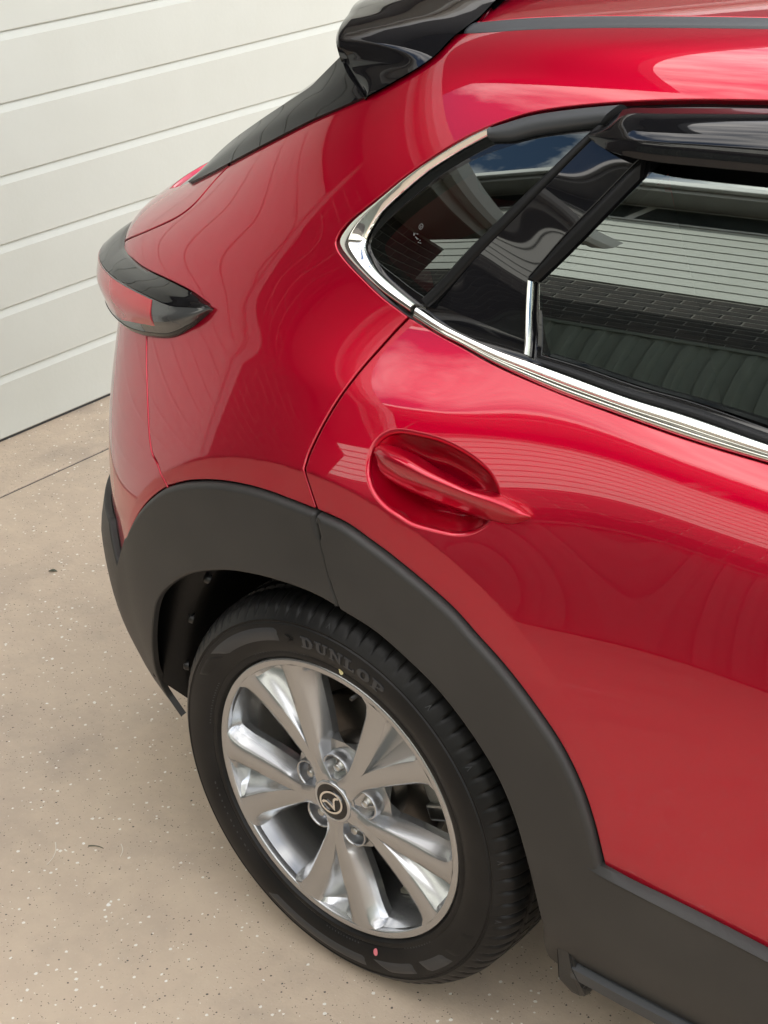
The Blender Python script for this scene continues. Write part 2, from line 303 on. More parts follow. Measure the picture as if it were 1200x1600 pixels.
def inset(uv, dist):
    """move an outline on the surface inwards by dist metres"""
    X, N = at(uv); T1 = np.roll(X, -1, 0)-X; T0 = X-np.roll(X, 1, 0)
    T1 /= np.linalg.norm(T1, axis=1, keepdims=True)+1e-12; T0 /= np.linalg.norm(T0, axis=1, keepdims=True)+1e-12
    s = 1.0 if area2(uv) > 0 else -1.0
    h = 1e-3; Du = (S(uv[:, 0]+h, uv[:, 1])-S(uv[:, 0]-h, uv[:, 1]))/(2*h); Dv = (S(uv[:, 0], uv[:, 1]+h)-S(uv[:, 0], uv[:, 1]-h))/(2*h)
    o = np.sign(np.einsum('ij,ij->i', np.cross(Du, Dv), N))[:, None]*s
    B1 = np.cross(N, T1)*o; B0 = np.cross(N, T0)*o
    B = B1+B0; B /= np.linalg.norm(B, axis=1, keepdims=True)+1e-12; c = np.clip(np.einsum('ij,ij->i', B, B1), .45, 1)
    D = B*(dist/c)[:, None]
    E = np.einsum('ij,ij->i', Du, Du); Fm = np.einsum('ij,ij->i', Du, Dv); G = np.einsum('ij,ij->i', Dv, Dv); det = E*G-Fm*Fm+1e-12
    a = np.einsum('ij,ij->i', D, Du); b = np.einsum('ij,ij->i', D, Dv)
    return uv+np.stack([(a*G-b*Fm)/det, (b*E-a*Fm)/det], 1), -B
def panel(name, outline, m, parent, off=0., gap=.0035, bev=.0022, depth=.014, holes=(), du=.055, dv=.16, offf=None, hole_bev=None, post=None, extra=None, bevf=None):
    """a sheet of the body inside an outline, with rolled edges going down into the shut lines"""
    loops = [np.asarray(outline, float)]+[np.asarray(h, float) for h in holes]
    pts = []; edges = []; info = []
    for li, lp in enumerate(loops):
        if area2(lp) < 0: lp = lp[::-1]
        b = bev if li == 0 else (hole_bev or bev); g = gap/2 if li == 0 else 0.
        b = np.full(len(lp), b) if (bevf is None or li) else bevf(lp)
        if li == 0: a, out = inset(lp, g+b)
        else:
            a, out = inset(lp, -b); out = -out
        s = len(pts); pts += a.tolist(); edges += [(s+i, s+(i+1) % len(a)) for i in range(len(a))]; info.append((s, lp, a, out, b, g))
    A = np.array(pts); lo, hi = A.min(0), A.max(0)
    gu, gv = np.meshgrid(np.arange(lo[0], hi[0], du), np.arange(lo[1], hi[1], dv), indexing='ij'); gu = gu+np.where(np.arange(gv.shape[1]) % 2, du/2, 0)[None, :]
    Gp = np.stack([gu.ravel(), gv.ravel()], 1); ok = inside(info[0][2], Gp)
    for s, lp, a, *_ in info[1:]: ok &= ~inside(a, Gp)
    Gp = Gp[ok]
    if extra is not None:
        ex = extra[inside(info[0][2], extra)]
        for s, lp, a, *_ in info[1:]: ex = ex[~inside(a, ex)]
        q_ = np.array([1/du, 1/dv]); k_ = np.array([np.min(np.hypot(*((ex-g)*q_).T)) for g in Gp]) if len(ex) else np.full(len(Gp), 9.); Gp = np.concatenate([Gp[k_ > .25], ex])
    sc = np.array([1/du, 1/dv])
    if len(Gp):
        dmin = np.full(len(Gp), 9e9)
        for s, lp, a, *_ in info:
            a0 = a*sc; a1 = np.roll(a, -1, 0)*sc; g = Gp*sc
            for k in range(0, len(a0)):
                d = a1[k]-a0[k]; t = np.clip(((g-a0[k])@d)/(d@d+1e-12), 0, 1); dmin = np.minimum(dmin, np.hypot(*(g-a0[k]-t[:, None]*d).T))
        Gp = Gp[dmin > .45]
    allp = np.concatenate([A, Gp]) if len(Gp) else A
    r = delaunay_2d_cdt([Vector((p[0]*sc[0], p[1]*sc[1])) for p in allp], edges, [], 0, 1e-6)
    vo = np.array([(p.x/sc[0], p.y/sc[1]) for p in r[0]])
    tri = [tuple(f) for f in r[2]]
    cen = np.array([vo[list(f)].mean(0) for f in tri]); k = inside(info[0][2], cen)
    for s, lp, a, *_ in info[1:]: k &= ~inside(a, cen)
    tri = [t for t, kk in zip(tri, k) if kk]
    amap = {}
    for new, olds in enumerate(r[3]):
        for o_ in olds: amap[o_] = new
    d0 = off if offf is None else off+offf(vo)
    X, N = at(vo, d0)
    if offf is not None:
        e = 2e-3
        Pf = lambda q: at(q, off+offf(q))[0]
        nn = np.cross(Pf(vo+[e, 0])-Pf(vo-[e, 0]), Pf(vo+[0, e])-Pf(vo-[0, e])); nn /= np.linalg.norm(nn, axis=1, keepdims=True)+1e-12
        nn *= np.sign(np.einsum('ij,ij->i', nn, N))[:, None]; N = nn
    if post is not None: X, N = post(X, N, off)
    V = X.tolist(); NN = N.tolist(); Fc = []
    for t in tri:
        p = X[list(t)]; f = np.cross(p[1]-p[0], p[2]-p[0])@N[list(t)].sum(0)
        Fc.append(t if f > 0 else t[::-1])
    for s, lp, a, out, b, g in info:
        n = len(a); base = [amap.get(s+i, 0) for i in range(n)]; P0 = X[base]; N0 = N[base]; prev = base
        for ang in (30, 60, 90):
            q = math.radians(ang); idx = []
            for i in range(n):
                V.append((P0[i]+out[i]*b[i]*math.sin(q)-N0[i]*b[i]*(1-math.cos(q))).tolist()); NN.append((N0[i]*math.cos(q)+out[i]*math.sin(q)).tolist()); idx.append(len(V)-1)
            Fc += quadring(V, prev, idx, out, N0); prev = idx
        idx = []
        for i in range(n):
            V.append((P0[i]+out[i]*b[i]-N0[i]*(b[i]+depth)).tolist()); NN.append(out[i].tolist()); idx.append(len(V)-1)
        Fc += quadring(V, prev, idx, out, N0)
    return mk(name, V, Fc, m, parent, normals=NN)
def quadring(V, a, b, out, N0):
    Fc = []; n = len(a)
    for i in range(n):
        j = (i+1) % n; q = (a[i], a[j], b[j], b[i])
        p = np.array([V[k] for k in q]); f = np.cross(p[2]-p[0], p[3]-p[1])
        if f@(out[i]+.3*N0[i]) < 0: q = q[::-1]
        Fc.append(q)
    return Fc
def strip(name, rails, m, parent, n=60, thick=.006, smooth_across=False):
    """a bar lofted over rails of (u, v, proud) points, closed at the back so that it has a real section"""
    R = [resample(np.array(r, float)*[1, .35, 1], n)*[1, 1/.35, 1] for r in rails]
    pts = []; N = None
    for r in R:
        P, Nn = at(r[:, :2], r[:, 2]); pts.append(P); N = Nn if N is None else N+Nn
    N /= np.linalg.norm(N, axis=1, keepdims=True)
    return loft3(name, pts, N, m, parent, thick)
def loft3(name, pts, N, m, parent, thick, sub=5):
    pts = [np.asarray(p) for p in pts]; n = len(pts[0])
    if len(pts) > 2:
        Q = np.stack(pts, 1); pts2 = np.stack([crv(Q[i], sub) for i in range(n)]); K = pts2.shape[1]
    else: pts2 = np.stack(pts, 1); K = 2
    back = np.stack([pts2[:, -1]-N*thick, pts2[:, 0]-N*thick], 1)
    ringp = np.concatenate([pts2, back], 1); k = K+2
    V = ringp.reshape(-1, 3).tolist(); Fc = []
    for i in range(n-1):
        for j in range(k):
            l = (j+1) % k; Fc.append((i*k+j, i*k+l, (i+1)*k+l, (i+1)*k+j))
    Fc.append(tuple(range(k))); Fc.append(tuple(range((n-1)*k, n*k))[::-1])
    bm = bmesh.new(); bv = [bm.verts.new(v) for v in V]
    for f in Fc:
        try: bm.faces.new([bv[q] for q in f])
        except ValueError: pass
    bmesh.ops.remove_doubles(bm, verts=bm.verts, dist=.00015); bmesh.ops.recalc_face_normals(bm, faces=bm.faces)
    for e in bm.edges:
        if len(e.link_faces) == 2 and e.calc_face_angle(0) > .7: e.smooth = False
    return bm_obj(name, bm, m, parent, smooth=True)
def rl(name, d=None, n=8):
    c = np.array(CUV[name], float) if name in CUV else np.array(RAIL[name], float)
    if c.shape[1] == 2: c = np.concatenate([c, np.full((len(c), 1), d or 0.)], 1)
    return crv(c, n)
# ---------------------------------------------------------------- the car
car = tag(empty('parked_car', (0, 0, 0)), 'glossy red hatchback with dark grey cladding parked tail first at the white garage door', 'car')
U1 = 1.0
ce = lambda k, i=-1: tuple(CUV[k][i])
q1 = CUV['clad_out_q'][:7]; q2 = CUV['clad_out_q'][6:]
CUV['clad_q1'] = q1; CUV['clad_q2'] = q2
CUV['wing_top'] = CUV['wing_low'][2::-1]; CUV['wing_tail'] = CUV['wing_low'][2:]
CUV['spoil_lo'] = CUV['spoil_side'][1:]
def ext(k, u): return [ce(k), ((ce(k)[0]+u)/2, ce(k)[1]), (u, ce(k)[1])]
def crease_pts(a0, a1, n):
    out = []
    for a in np.linspace(math.radians(a0), math.radians(a1), n):
        for dr in (-.010, -.004, -.0012, .0012, .004, .010):
            r = CREASE+dr; out.append(find(r*math.cos(a), .34+r*math.sin(a), 10-8*math.cos(a)*.3, 6.))
    return np.array(out)
# quarter panel with the D pillar and the side of the roof in one pressing
o_q = chain('door_gap_up', 'door_gap_lo', 'clad_q1', '-bump_gap', 'lamp_low', 'lamp_up', '-tail_gap', '-wing_top' if 0 else [CUV['wing_low'][2], CUV['wing_low'][1], CUV['wing_low'][0]], '-spoil_lo', 'ditch_lo', ext('ditch_lo', U1), [(U1, ce('win_red_top', 0)[1]), ((U1+ce('win_red_top', 0)[0])/2, ce('win_red_top', 0)[1]), ce('win_red_top', 0)], 'win_red_top', 'win_red_bot')
quarter = panel('quarter_panel', o_q, 'red_paint', car, gap=.003, extra=crease_pts(89, 158, 110))
# rear door
xf = 4.15
vb = ce('door_belt')[1]; vsill = ce('sill_top')[1]
o_cup = resample(np.concatenate([chain('cup'), chain('cup')[:1]])*[1, .35], 129)[:-1]
_f = np.fft.fft(o_cup[:, 0]+1j*o_cup[:, 1]); _f[7:-6] = 0; _f = np.fft.ifft(_f); o_cup = np.stack([_f.real, _f.imag/.35], 1)
o_d = chain('door_gap_up', 'door_gap_lo', 'clad_out_d', 'sill_top', [ce('sill_top'), (xf, vsill)], [(xf, vsill), (xf, 5.), (xf, 8.), (xf, vb)], [(xf, vb), ce('door_belt')], '-door_belt')
door = panel('rear_door', o_d, 'red_paint', car, gap=.0036, holes=[o_cup], hole_bev=.007, extra=crease_pts(20, 94, 110))
o_fd = chain([(xf, vb), (xf, 8.), (xf, 5.), (xf, vsill), (1.2, vsill), (1.2, vb), (xf, vb)])
fdoor = panel('front_door', o_fd, 'red_paint', car, gap=.0036)
# handle recess: a bowl behind the grip
cu = resample(np.concatenate([o_cup, o_cup[:1]]), 97)[:-1]; cc = cu.mean(0)+[0., .10]
V = []; NNv = []; Fc = []; K = 14
for k in range(K+1):
    t = k/K; d = -.0060-.038*(1-(1-t)**3.2)
    P, _ = at(cu+(cc-cu)*t, d); V += P.tolist()
for k in range(K):
    for i in range(96): j = (i+1) % 96; Fc.append((k*96+i, k*96+j, (k+1)*96+j, (k+1)*96+i))
rec = mk('handle_recess', V, Fc, 'red_paint', door)
handle = strip('door_handle', [rl(k) for k in ('hd_up', 'hd_rg', 'hd_md', 'hd_lo')], 'red_paint', door, n=70, thick=.013)
# tailgate, rear bumper cover and rear window round the back
o_t = chain('tail_gap', [ce('tail_gap'), (17., 9.5), (NU-1.02, 9.5)], [(NU-1.02, 9.5), (NU-1.02, 11.7)], [(NU-1.02, 11.7), (17.6, 11.7), (ce('wing_low')[0]+.9, ce('wing_low')[1]-.85), ce('wing_low')], [ce('wing_low'), ce('wing_low', 2)])
tailgate = panel('tailgate', o_t, 'red_paint', car, gap=.004, du=.06)
bt = [p[:2] for p in RAIL['bump_top']]
o_b = chain('bump_gap', 'clad_q2', [ce('clad_out_q'), (14.3, 3.42), (15.2, 3.5), (16.2, 3.5), (NU-1.02, 3.5)], [(NU-1.02, 3.5), (NU-1.02, 8.4)], [(NU-1.02, 8.4), (16.2, 8.2), (14.6, 7.9), ce('lamp_low', 0)])
bumper = panel('rear_bumper', o_b, 'red_paint', car, gap=.003, extra=crease_pts(120, 172, 60))
wl_ = [tuple(p[:2]) for p in RAIL['wing_out']]
o_rw = chain([ce('wing_low'), (ce('wing_low')[0]+.9, ce('wing_low')[1]-.82), (17.6, 11.73), (NU-1.02, 11.73)], [(NU-1.02, 11.73), (NU-1.02, 16.6), (13.5, 16.4)], [(13.5, 16.4), (13.2, 15.0), ce('wing_low')])
panel('rear_window', o_rw, 'gloss_black', tailgate, off=-.006, gap=.002)
# roof
rv = NV-1.001
o_r = chain([ce('tg_top', 0), ce('tg_top', 1), (ce('tg_top', 1)[0]+.9, rv)], [(ce('tg_top', 1)[0]+.9, rv), (U1, rv), (U1, ce('ditch_hi')[1]), ce('ditch_hi')], '-ditch_hi')
roof = panel('roof_panel', o_r, 'red_paint', car, gap=.003, du=.07)
o_tt = chain([ce('tg_top', 0), ce('tg_top', 1), (ce('tg_top', 1)[0]+.9, rv), (ce('tg_top', 1)[0]+2.6, rv), (ce('spoil_side', 0)[0]+.45, ce('spoil_side', 0)[1]+.4), ce('ditch_hi', 0), ce('tg_top', 0)])
panel('tailgate_top', o_tt, 'red_paint', tailgate, gap=.004, du=.06)
e3 = lambda k, d, u=U1: np.concatenate([rl(k, d), np.array([[u, ce(k)[1], d]])])
mid = lambda a, b, t, d: np.concatenate([(1-t)*resample(a, 80)[:, :2]+t*resample(b, 80)[:, :2], np.full((80, 1), d)], 1)
dl, dh = e3('ditch_lo', -.001), e3('ditch_hi', -.001)
strip('roof_ditch_moulding', [dl, mid(dl, dh, .15, .002), mid(dl, dh, .5, .0035), mid(dl, dh, .85, .002), dh], 'trim_grey', roof, n=80, thick=.008)
# side windows
o_qg = chain('qg_top', 'qg_bot', '-div_l')
dgb = ce('seal_in')[1]; dgt = ce('dg_top')[1]
o_dg = chain('dg_diag', 'dg_top', [ce('dg_top'), (4.35, dgt), (4.35, dgb), ce('seal_in')], '-seal_in', [ce('seal_in', 0), ce('dg_diag', 0)])
hq, _ = inset(o_qg if area2(o_qg) > 0 else o_qg[::-1], .006); hd, _ = inset(o_dg if area2(o_dg) > 0 else o_dg[::-1], .006)
o_ws = chain('win_red_top', 'win_red_bot', 'door_belt', [ce('door_belt'), (3.6, vb), (3.6, ce('win_red_top', 0)[1]), ce('win_red_top', 0)])
def glassfit(u0, u1, dx=0., dz=0.):
    uu, vv = np.meshgrid(np.linspace(u0, u1, 30), np.linspace(12.9, 15.6, 30)); P = S(uu.ravel(), vv.ravel()); X, Y, Z = P.T
    B = lambda x, z: np.stack([np.ones_like(x), x, z, x*x, z*z, x*z], 1)
    c_ = np.linalg.lstsq(B(X, Z), Y, rcond=None)[0]; xm, zm = X.mean(), Z.mean()
    def post(V, N, off):
        x, z = V[:, 0], V[:, 2]; y = B(x, z)@c_+dx*(x-xm)+dz*(z-zm)
        gx = c_[1]+2*c_[3]*x+c_[5]*z+dx; gz_ = c_[2]+2*c_[4]*z+c_[5]*x+dz
        n = np.stack([gx, -np.ones_like(gx), gz_], 1); n /= np.linalg.norm(n, axis=1, keepdims=True)
        return np.stack([x, y, z], 1)+n*off, n
    return post
pq, pd = glassfit(8.6, 10.8), glassfit(3.5, 9.0)
def pwave(V, N, off):
    P, n = pd(V, N, off); a = V[:, 0]*30+V[:, 2]*52; b = V[:, 2]*31-V[:, 0]*12
    n = n+np.stack([.012*np.cos(a), np.zeros(len(V)), .022*np.cos(a)+.02*np.sin(b)], 1); return P, n/np.linalg.norm(n, axis=1, keepdims=True)
surround = panel('window_surround', o_ws, 'gloss_black', quarter, off=-.0105, gap=-.012, bev=.001, holes=[hq, hd], depth=.02)
qglass = panel('quarter_window', o_qg, 'privacy_glass', quarter, off=-.0045, gap=.001, bev=.001, depth=.0035, du=.04, dv=.1, post=pq)
dglass = panel('door_window', o_dg, 'door_glass', door, off=-.0068, gap=.001, bev=.001, depth=.0035, du=.04, dv=.1, post=pd)
o_fg = chain([(3.8, dgb), (3.8, dgt), (1.25, dgt), (1.25, dgb), (3.8, dgb)])
panel('door_window', o_fg, 'door_glass', fdoor, off=-.0068, gap=.002, bev=.001, depth=.0035)
o_fs = chain([(3.62, vb), (3.62, ce('win_red_top', 0)[1]), (1.1, ce('win_red_top', 0)[1]), (1.1, vb), (3.62, vb)]); hf, _ = inset(o_fg if area2(o_fg) > 0 else o_fg[::-1], .006)
panel('window_surround', o_fs, 'gloss_black', fdoor, off=-.0105, gap=-.004, bev=.001, holes=[hf], depth=.02)
o_ap = chain('app_b', '-chv_l', '-app_r', [ce('app_r', 0), ce('div_r', 0)], 'div_r')
panel('pillar_trim', o_ap, 'gloss_black', door, off=.0, gap=.0015, bev=.0015, depth=.008, du=.03, dv=.08, post=pwave)
a, b = rl('div_l', -.003), rl('div_r', -.003)
strip('window_divider', [a, mid(a, b, .25, .0005), mid(a, b, .75, .0005), b], 'seal_black', quarter, thick=.01)
a = rl('app_r', -.001); b = rl('dg_diag', -.004)
kk = int(len(b)*.86); b = b[:kk][::-1]
strip('window_seal', [a, mid(a, b, .4, .0010), b], 'seal_black', door, thick=.008)
a, b = rl('chv_l', -.001), rl('chv_r', -.001)
strip('window_end_trim', [a, mid(a, b, .3, .004), mid(a, b, .7, .004), b], 'chrome', door, n=24, thick=.006)
a = np.concatenate([rl('belt_out', -.002), [[1.2, ce('belt_out')[1], -.002]]]); b = np.concatenate([rl('belt_in', .0), [[1.2, ce('belt_in')[1], 0.]]])
strip('belt_moulding', [a, mid(a, b, .14, .006), mid(a, b, .42, .0075), mid(a, b, .52, .0095), mid(a, b, .84, .008), b], 'chrome', door, n=90, thick=.008)
a = np.concatenate([rl('belt_in', .001)[34:], [[1.2, ce('belt_in')[1], .001]]]); b = np.concatenate([rl('seal_in', -.003), [[1.2, ce('seal_in')[1], -.003]]])
strip('belt_seal', [a, mid(a, b, .3, .005), mid(a, b, .7, .003), b], 'matte_black', door, n=70, thick=.006)
a, b = rl('chr_out', -.002), rl('chr_in', -.003)
strip('window_moulding', [a, mid(a, b, .12, .006), mid(a, b, .45, .0095), mid(a, b, .6, .0085), mid(a, b, .9, .003), b], 'chrome', quarter, n=110, thick=.008)
a, b = rl('trim_out', -.002), rl('trim_in', -.003)
strip('window_upper_moulding', [a, mid(a, b, .15, .005), mid(a, b, .6, .006), mid(a, b, .9, .002), b], 'trim_grey', quarter, n=40, thick=.008)
strip('weather_shield', [np.concatenate([rl(k), [[1.25, rl(k)[-1][1], rl(k)[-1][2]]]]) for k in ('vis_top', 'vis_up', 'vis_mid', 'vis_lo', 'vis_bot')], 'gloss_black', door, n=90, thick=.003)
# cladding round the rear arch, on the door and along the sill
be = [tuple(p) for p in crv(CUV['bump_in'], 5)]
o_cq = chain('clad_out_q', [ce('clad_out_q'), (14.3, 3.40), (15.2, 3.48), (16.2, 3.48), (NU-1.02, 3.48)], [(NU-1.02, 3.48), (NU-1.02, 1.0)], [(NU-1.02, 1.0), (14., .9), be[-1]], be[::-1], '-clad_in_q', '-clad_seam')
def cbev(lp):
    P = S(lp[:, 0], lp[:, 1]); r = np.hypot(P[:, 0], P[:, 2]-.34); return np.where((r > .475) & (P[:, 2] > .44), np.where(lp[:, 0] > 13.55, .005, .010), .003)+np.where(r < .42, .003, 0)
panel('arch_cladding', o_cq, 'cladding', bumper, off=.009, gap=.0015, depth=.008, bevf=cbev, offf=lambda q: .018*_sst(13.6, 15.0, q[:, 0])*_sst(3.7, 2.9, q[:, 1]))
CUV['clad_d_in'] = CUV['clad_in_d']
o_cd = chain('clad_out_d', 'sill_top', [ce('sill_top'), (1.2, vsill)], [(1.2, vsill), (1.2, ce('sill_bot')[1])], [(1.2, ce('sill_bot')[1]), ce('sill_bot')], '-sill_bot', [ce('sill_bot', 0), ce('clad_in_d')], '-clad_in_d', '-clad_seam')
panel('door_cladding', o_cd, 'cladding', door, off=.011, gap=.002, depth=.03, bevf=cbev)
# sill strip and mud flap
sec = [(-.848, .240), (-.857, .236), (-.855, .216), (-.840, .207), (-.79, .207), (-.79, .24)]
V = []; Fc = []
for x in np.linspace(.425, 2.3, 24): V += [(x, y-(.002 if x > .5 else 0), z-.012*(x-.425)*0) for y, z in sec]
for i in range(23):
    for j in range(6): l = (j+1) % 6; Fc.append((i*6+j, i*6+l, (i+1)*6+l, (i+1)*6+j))
Fc += [tuple(range(6)), tuple(range(23*6, 24*6))[::-1]]
mk('sill_strip', V, Fc, 'trim_grey', car, smooth=False)
strip('cladding_ledge', [np.concatenate([rl(k), [[1.3, rl(k)[-1][1], rl(k)[-1][2]]]]) for k in ('ledge_a', 'ledge_b')], 'cladding', door, n=60, thick=.02)
bm = bmesh.new(); prof = [(.398, .30), (.418, .30), (.432, .235), (.447, .205), (.444, .180), (.432, .166), (.415, .170), (.404, .20)]
ring = []
for y in (-.858, -.80): ring.append([bm.verts.new((x, y+(.02 if z < .19 else .0), z)) for x, z in prof])
bm.faces.new(ring[0]); bm.faces.new(ring[1][::-1])
for i in range(len(prof)): j = (i+1) % len(prof); bm.faces.new((ring[0][i], ring[0][j], ring[1][j], ring[1][i])[::-1])
bmesh.ops.recalc_face_normals(bm, faces=bm.faces); bmesh.ops.bevel(bm, geom=list(bm.edges), offset=.004, segments=2, affect='EDGES')
bm_obj('mud_flap', bm, 'cladding', car, smooth=False)
# wheel housing liner
V = []; Fc = []; na = 60; ys = [-.835, -.850, -.80, -.70, -.55, -.50]; rs = [.50, .398, .405, .405, .40, .2]
for i in range(na+1):
    a = math.radians(-2+183.5*i/na)
    sh = .045*float(_sst(100, 165, np.array(math.degrees(a))))
    for y, r in zip(ys, rs): V.append((r*math.cos(a), y+sh, .34+r*math.sin(a)))
for i in range(na):
    for j in range(5): Fc.append((i*6+j, i*6+j+1, (i+1)*6+j+1, (i+1)*6+j))
liner = mk('wheel_housing', V, Fc, 'liner', car)
for ang, y in ((122, -.835), (137, -.825), (156, -.805), (172, -.800)):
    a = math.radians(ang); r = .399
    o = lathe('liner_clip', [(0, .006), (.006, .005), (.0085, .002), (.009, -.004)], 'satin_black', liner, seg=16)
    o.location = (r*math.cos(a), y, .34+r*math.sin(a)); o.rotation_euler = (0, -a-math.pi/2, 0); o.rotation_euler = (math.radians(-50), -a+math.pi/2, 0)
# dark inner body so that shut lines and windows look into a closed car
V = []; Fc = []
gu = np.linspace(1.0, NU-1.02, 70); gv = np.linspace(.6, 10.6, 24)
for a_ in gu:
    P, _ = at(np.stack([np.full(24, a_), gv], 1), -.075); V += P.tolist()
for i in range(69):
    for j in range(23):
        c = np.mean([V[i*24+j], V[(i+1)*24+j+1]], axis=0)
        if math.hypot(c[0], c[2]-.34) < .50: continue
        Fc.append((i*24+j, i*24+j+1, (i+1)*24+j+1, (i+1)*24+j))
mk('inner_panel', V, Fc, 'matte_black', car)
# lining of the roof and pillars, far side of the body
V = []; Fc = []; gv = np.linspace(16.6, NV-1.0, 14); gu = np.linspace(1.0, NU-1.2, 50)
for a_ in gu:
    P, _ = at(np.stack([np.full(14, a_), gv], 1), -.028); V += P.tolist()
for i in range(49):
    for j in range(13): Fc.append((i*14+j, i*14+j+1, (i+1)*14+j+1, (i+1)*14+j))
mk('roof_lining', V, Fc, 'seat', roof)
def mirrored(name, v0, v1, m, nu=60, nv=30, u1=None, hole=False):
    V = []; Fc = []; gu = np.linspace(1.0, u1 or NU-1.0, nu); gv = np.linspace(v0, v1, nv)
    for a_ in gu:
        P, _ = at(np.stack([np.full(nv, a_), gv], 1)); P[:, 1] *= -1; P[:, 1] = np.maximum(P[:, 1], .002); V += P.tolist()
    for i in range(nu-1):
        for j in range(nv-1):
            c = np.mean([V[i*nv+j], V[(i+1)*nv+j+1]], axis=0)
            if hole and math.hypot(c[0], c[2]-.34) < .39: continue
            Fc.append((i*nv+j, (i+1)*nv+j, (i+1)*nv+j+1, i*nv+j+1))
    return mk(name, V, Fc, m, car)
mirrored('far_side_body', .5, 10.5, 'red_paint', 90, 50, hole=True); mirrored('far_side_windows', 10.6, 15.6, 'privacy_glass', 60, 20); mirrored('far_side_roof', 15.7, NV-1.001, 'red_paint', 60, 20)
box('underbody', -.42, 2.3, -.60, .60, .20, .34, 'matte_black', car, .02)
# cabin: floor trim and rear bench
box('cabin_floor', -.55, 2.3, -.66, .66, .55, .60, 'seat', car, .01)
def seat(name, x, y, w):
    bm = bmesh.new(); prof = [(x+.50, .60), (x+.52, .68), (x+.10, .70), (x-.05, 1.14), (x-.15, 1.14), (x-.02, .62)]
    r = [[bm.verts.new((a, yy, b)) for a, b in prof] for yy in (y-w/2, y+w/2)]
    bm.faces.new(r[0]); bm.faces.new(r[1][::-1])
    for i in range(6): j = (i+1) % 6; bm.faces.new((r[0][i], r[1][i], r[1][j], r[0][j]))
    bmesh.ops.recalc_face_normals(bm, faces=bm.faces); bmesh.ops.bevel(bm, geom=list(bm.edges), offset=.03, segments=3, affect='EDGES')
    s_ = bm_obj(name, bm, 'seat', car, True)
    bm_obj('headrest', box_bm(x-.17, x-.08, y-.12, y+.12, 1.17, 1.32, .03, 3), 'seat', s_, True)
seat('rear_seat', .12, -.33, .56); seat('rear_seat', .12, .33, .56); seat('front_seat', 1.05, -.36, .5); seat('front_seat', 1.05, .36, .5)
# tail lamp
def railx(name, du=(.5, 1.1, 1.8)):
    r = RAIL[name]; l = r[-1]; return np.concatenate([crv(r, 8), [[l[0]+d, l[1]-.02*d, l[2]] for d in du]])
lt, lr, lm, ll = railx('lamp_top'), railx('lamp_ridge'), railx('lamp_mid'), railx('lamp_low')
n = 70
PT = [at(resample(r*[1, .35, 1], n)[:, :2]*[1, 1/.35], resample(r*[1, .35, 1], n)[:, 2]) for r in (lt, lr, lm, ll)]
NL = sum(p[1] for p in PT); NL /= np.linalg.norm(NL, axis=1, keepdims=True)
T, Rg, Md, Lw = [p[0] for p in PT]
lamp = loft3('tail_lamp', [T, T+.55*(Rg-T)+NL*.004, Rg+NL*.0005-(Rg-T)*.02], NL, 'gloss_black', car, .03, 4)
lens = loft3('lens', [Rg+(Md-Rg)*.02, Md, Lw+(Md-Lw)*.06], NL, 'lamp_smoke', lamp, .03, 6)
i0 = 17
sl = slice(i0, n)
def inn(A, B, t): return A+(B-A)*t
loft3('reflector', [inn(Rg, Lw, .05)[sl]+NL[sl]*.0022, Md[sl]+NL[sl]*.0024, inn(Lw, Rg, .12)[sl]+NL[sl]*.0022], NL[sl], 'lamp_red', lamp, .004, 6)
loft3('lamp_base', [Lw+(Md-Lw)*.05+NL*.001, Lw-NL*.006+np.array([0, 0, -.004]), Lw-NL*.02+np.array([0, 0, -.005])], NL, 'gloss_black', lamp, .02, 4)
# side fin and roof spoiler in gloss black
strip('spoiler_fin', [rl('wing_in'), np.stack([(x+y)/2+[0, 0, .002] for x, y in zip(resample(rl('wing_in'), 60), resample(rl('wing_out'), 60))]), rl('wing_out')], 'gloss_black', car, n=60, thick=.006)
root, Nr = at(crv(RAIL['spo_root'], 8)[:, :2], crv(RAIL['spo_root'], 8)[:, 2])
tr = np.array(SPOILER_EDGE)
rt = np.concatenate([root, [(-.02, -.40, 1.462), (-.025, -.25, 1.480), (-.025, 0, 1.486)]])
nS = 90; rt = resample(crv(rt[::4] if 0 else resample(rt, 24), 4), nS); tr = resample(crv(tr, 10), nS)
V = []; Fc = []; Kx = 16
for i in range(nS):
    a, b = rt[i], tr[i]; m_ = (a+b)/2
    for k in range(Kx+1):
        t = k/Kx; p = a+(b-a)*t; p = p+np.array([0, -.003*math.sin(math.pi*t)*max(0, 1-i/35), .006*math.sin(math.pi*t)*min(1, i/20)]); V.append(p.tolist())
    e = np.array(V[-1]); inw = np.array([.012, .006 if i < 40 else 0, -.012])
    V.append((e+[-.004, -.002, -.006]).tolist()); V.append((e+inw).tolist()); V.append((a+(b-a)*.5+np.array([0, .02, -.03])).tolist()); V.append((a-np.array([0, 0, .012])).tolist())
q = Kx+5
for i in range(nS-1):
    for j in range(q-1): Fc.append((i*q+j, i*q+j+1, (i+1)*q+j+1, (i+1)*q+j))
sp = mk('roof_spoiler', V, Fc, 'gloss_black', car)
sp2 = sp.copy(); COL.objects.link(sp2); sp2.scale = (1, -1, 1); sp2.name = 'roof_spoiler'

# etched maker's mark on the quarter window
eu = [np.array(p) for p in CUV['logo']]
def etch(loops, c, s, h=.0004):
    def fn(x, y, hh):
        P, Nn = pq(S(np.array([c[0]-(x-.5)*s*1.0]), np.array([c[1]+(y-.5)*s*2.6])), None, -.0042+hh*.2); return P[0]
    return fn
ETCH = lambda loops, c, s: glyph('etched_mark', loops, etch(loops, c, s), 'etch', qglass, .0005)
# ---------------------------------------------------------------- rear wheel
wheel = empty('wheel', (0, -.875, .34)); wheel.parent = car
def pw(r, deg, d): a = math.radians(deg); return (r*math.cos(a), -d, r*math.sin(a))
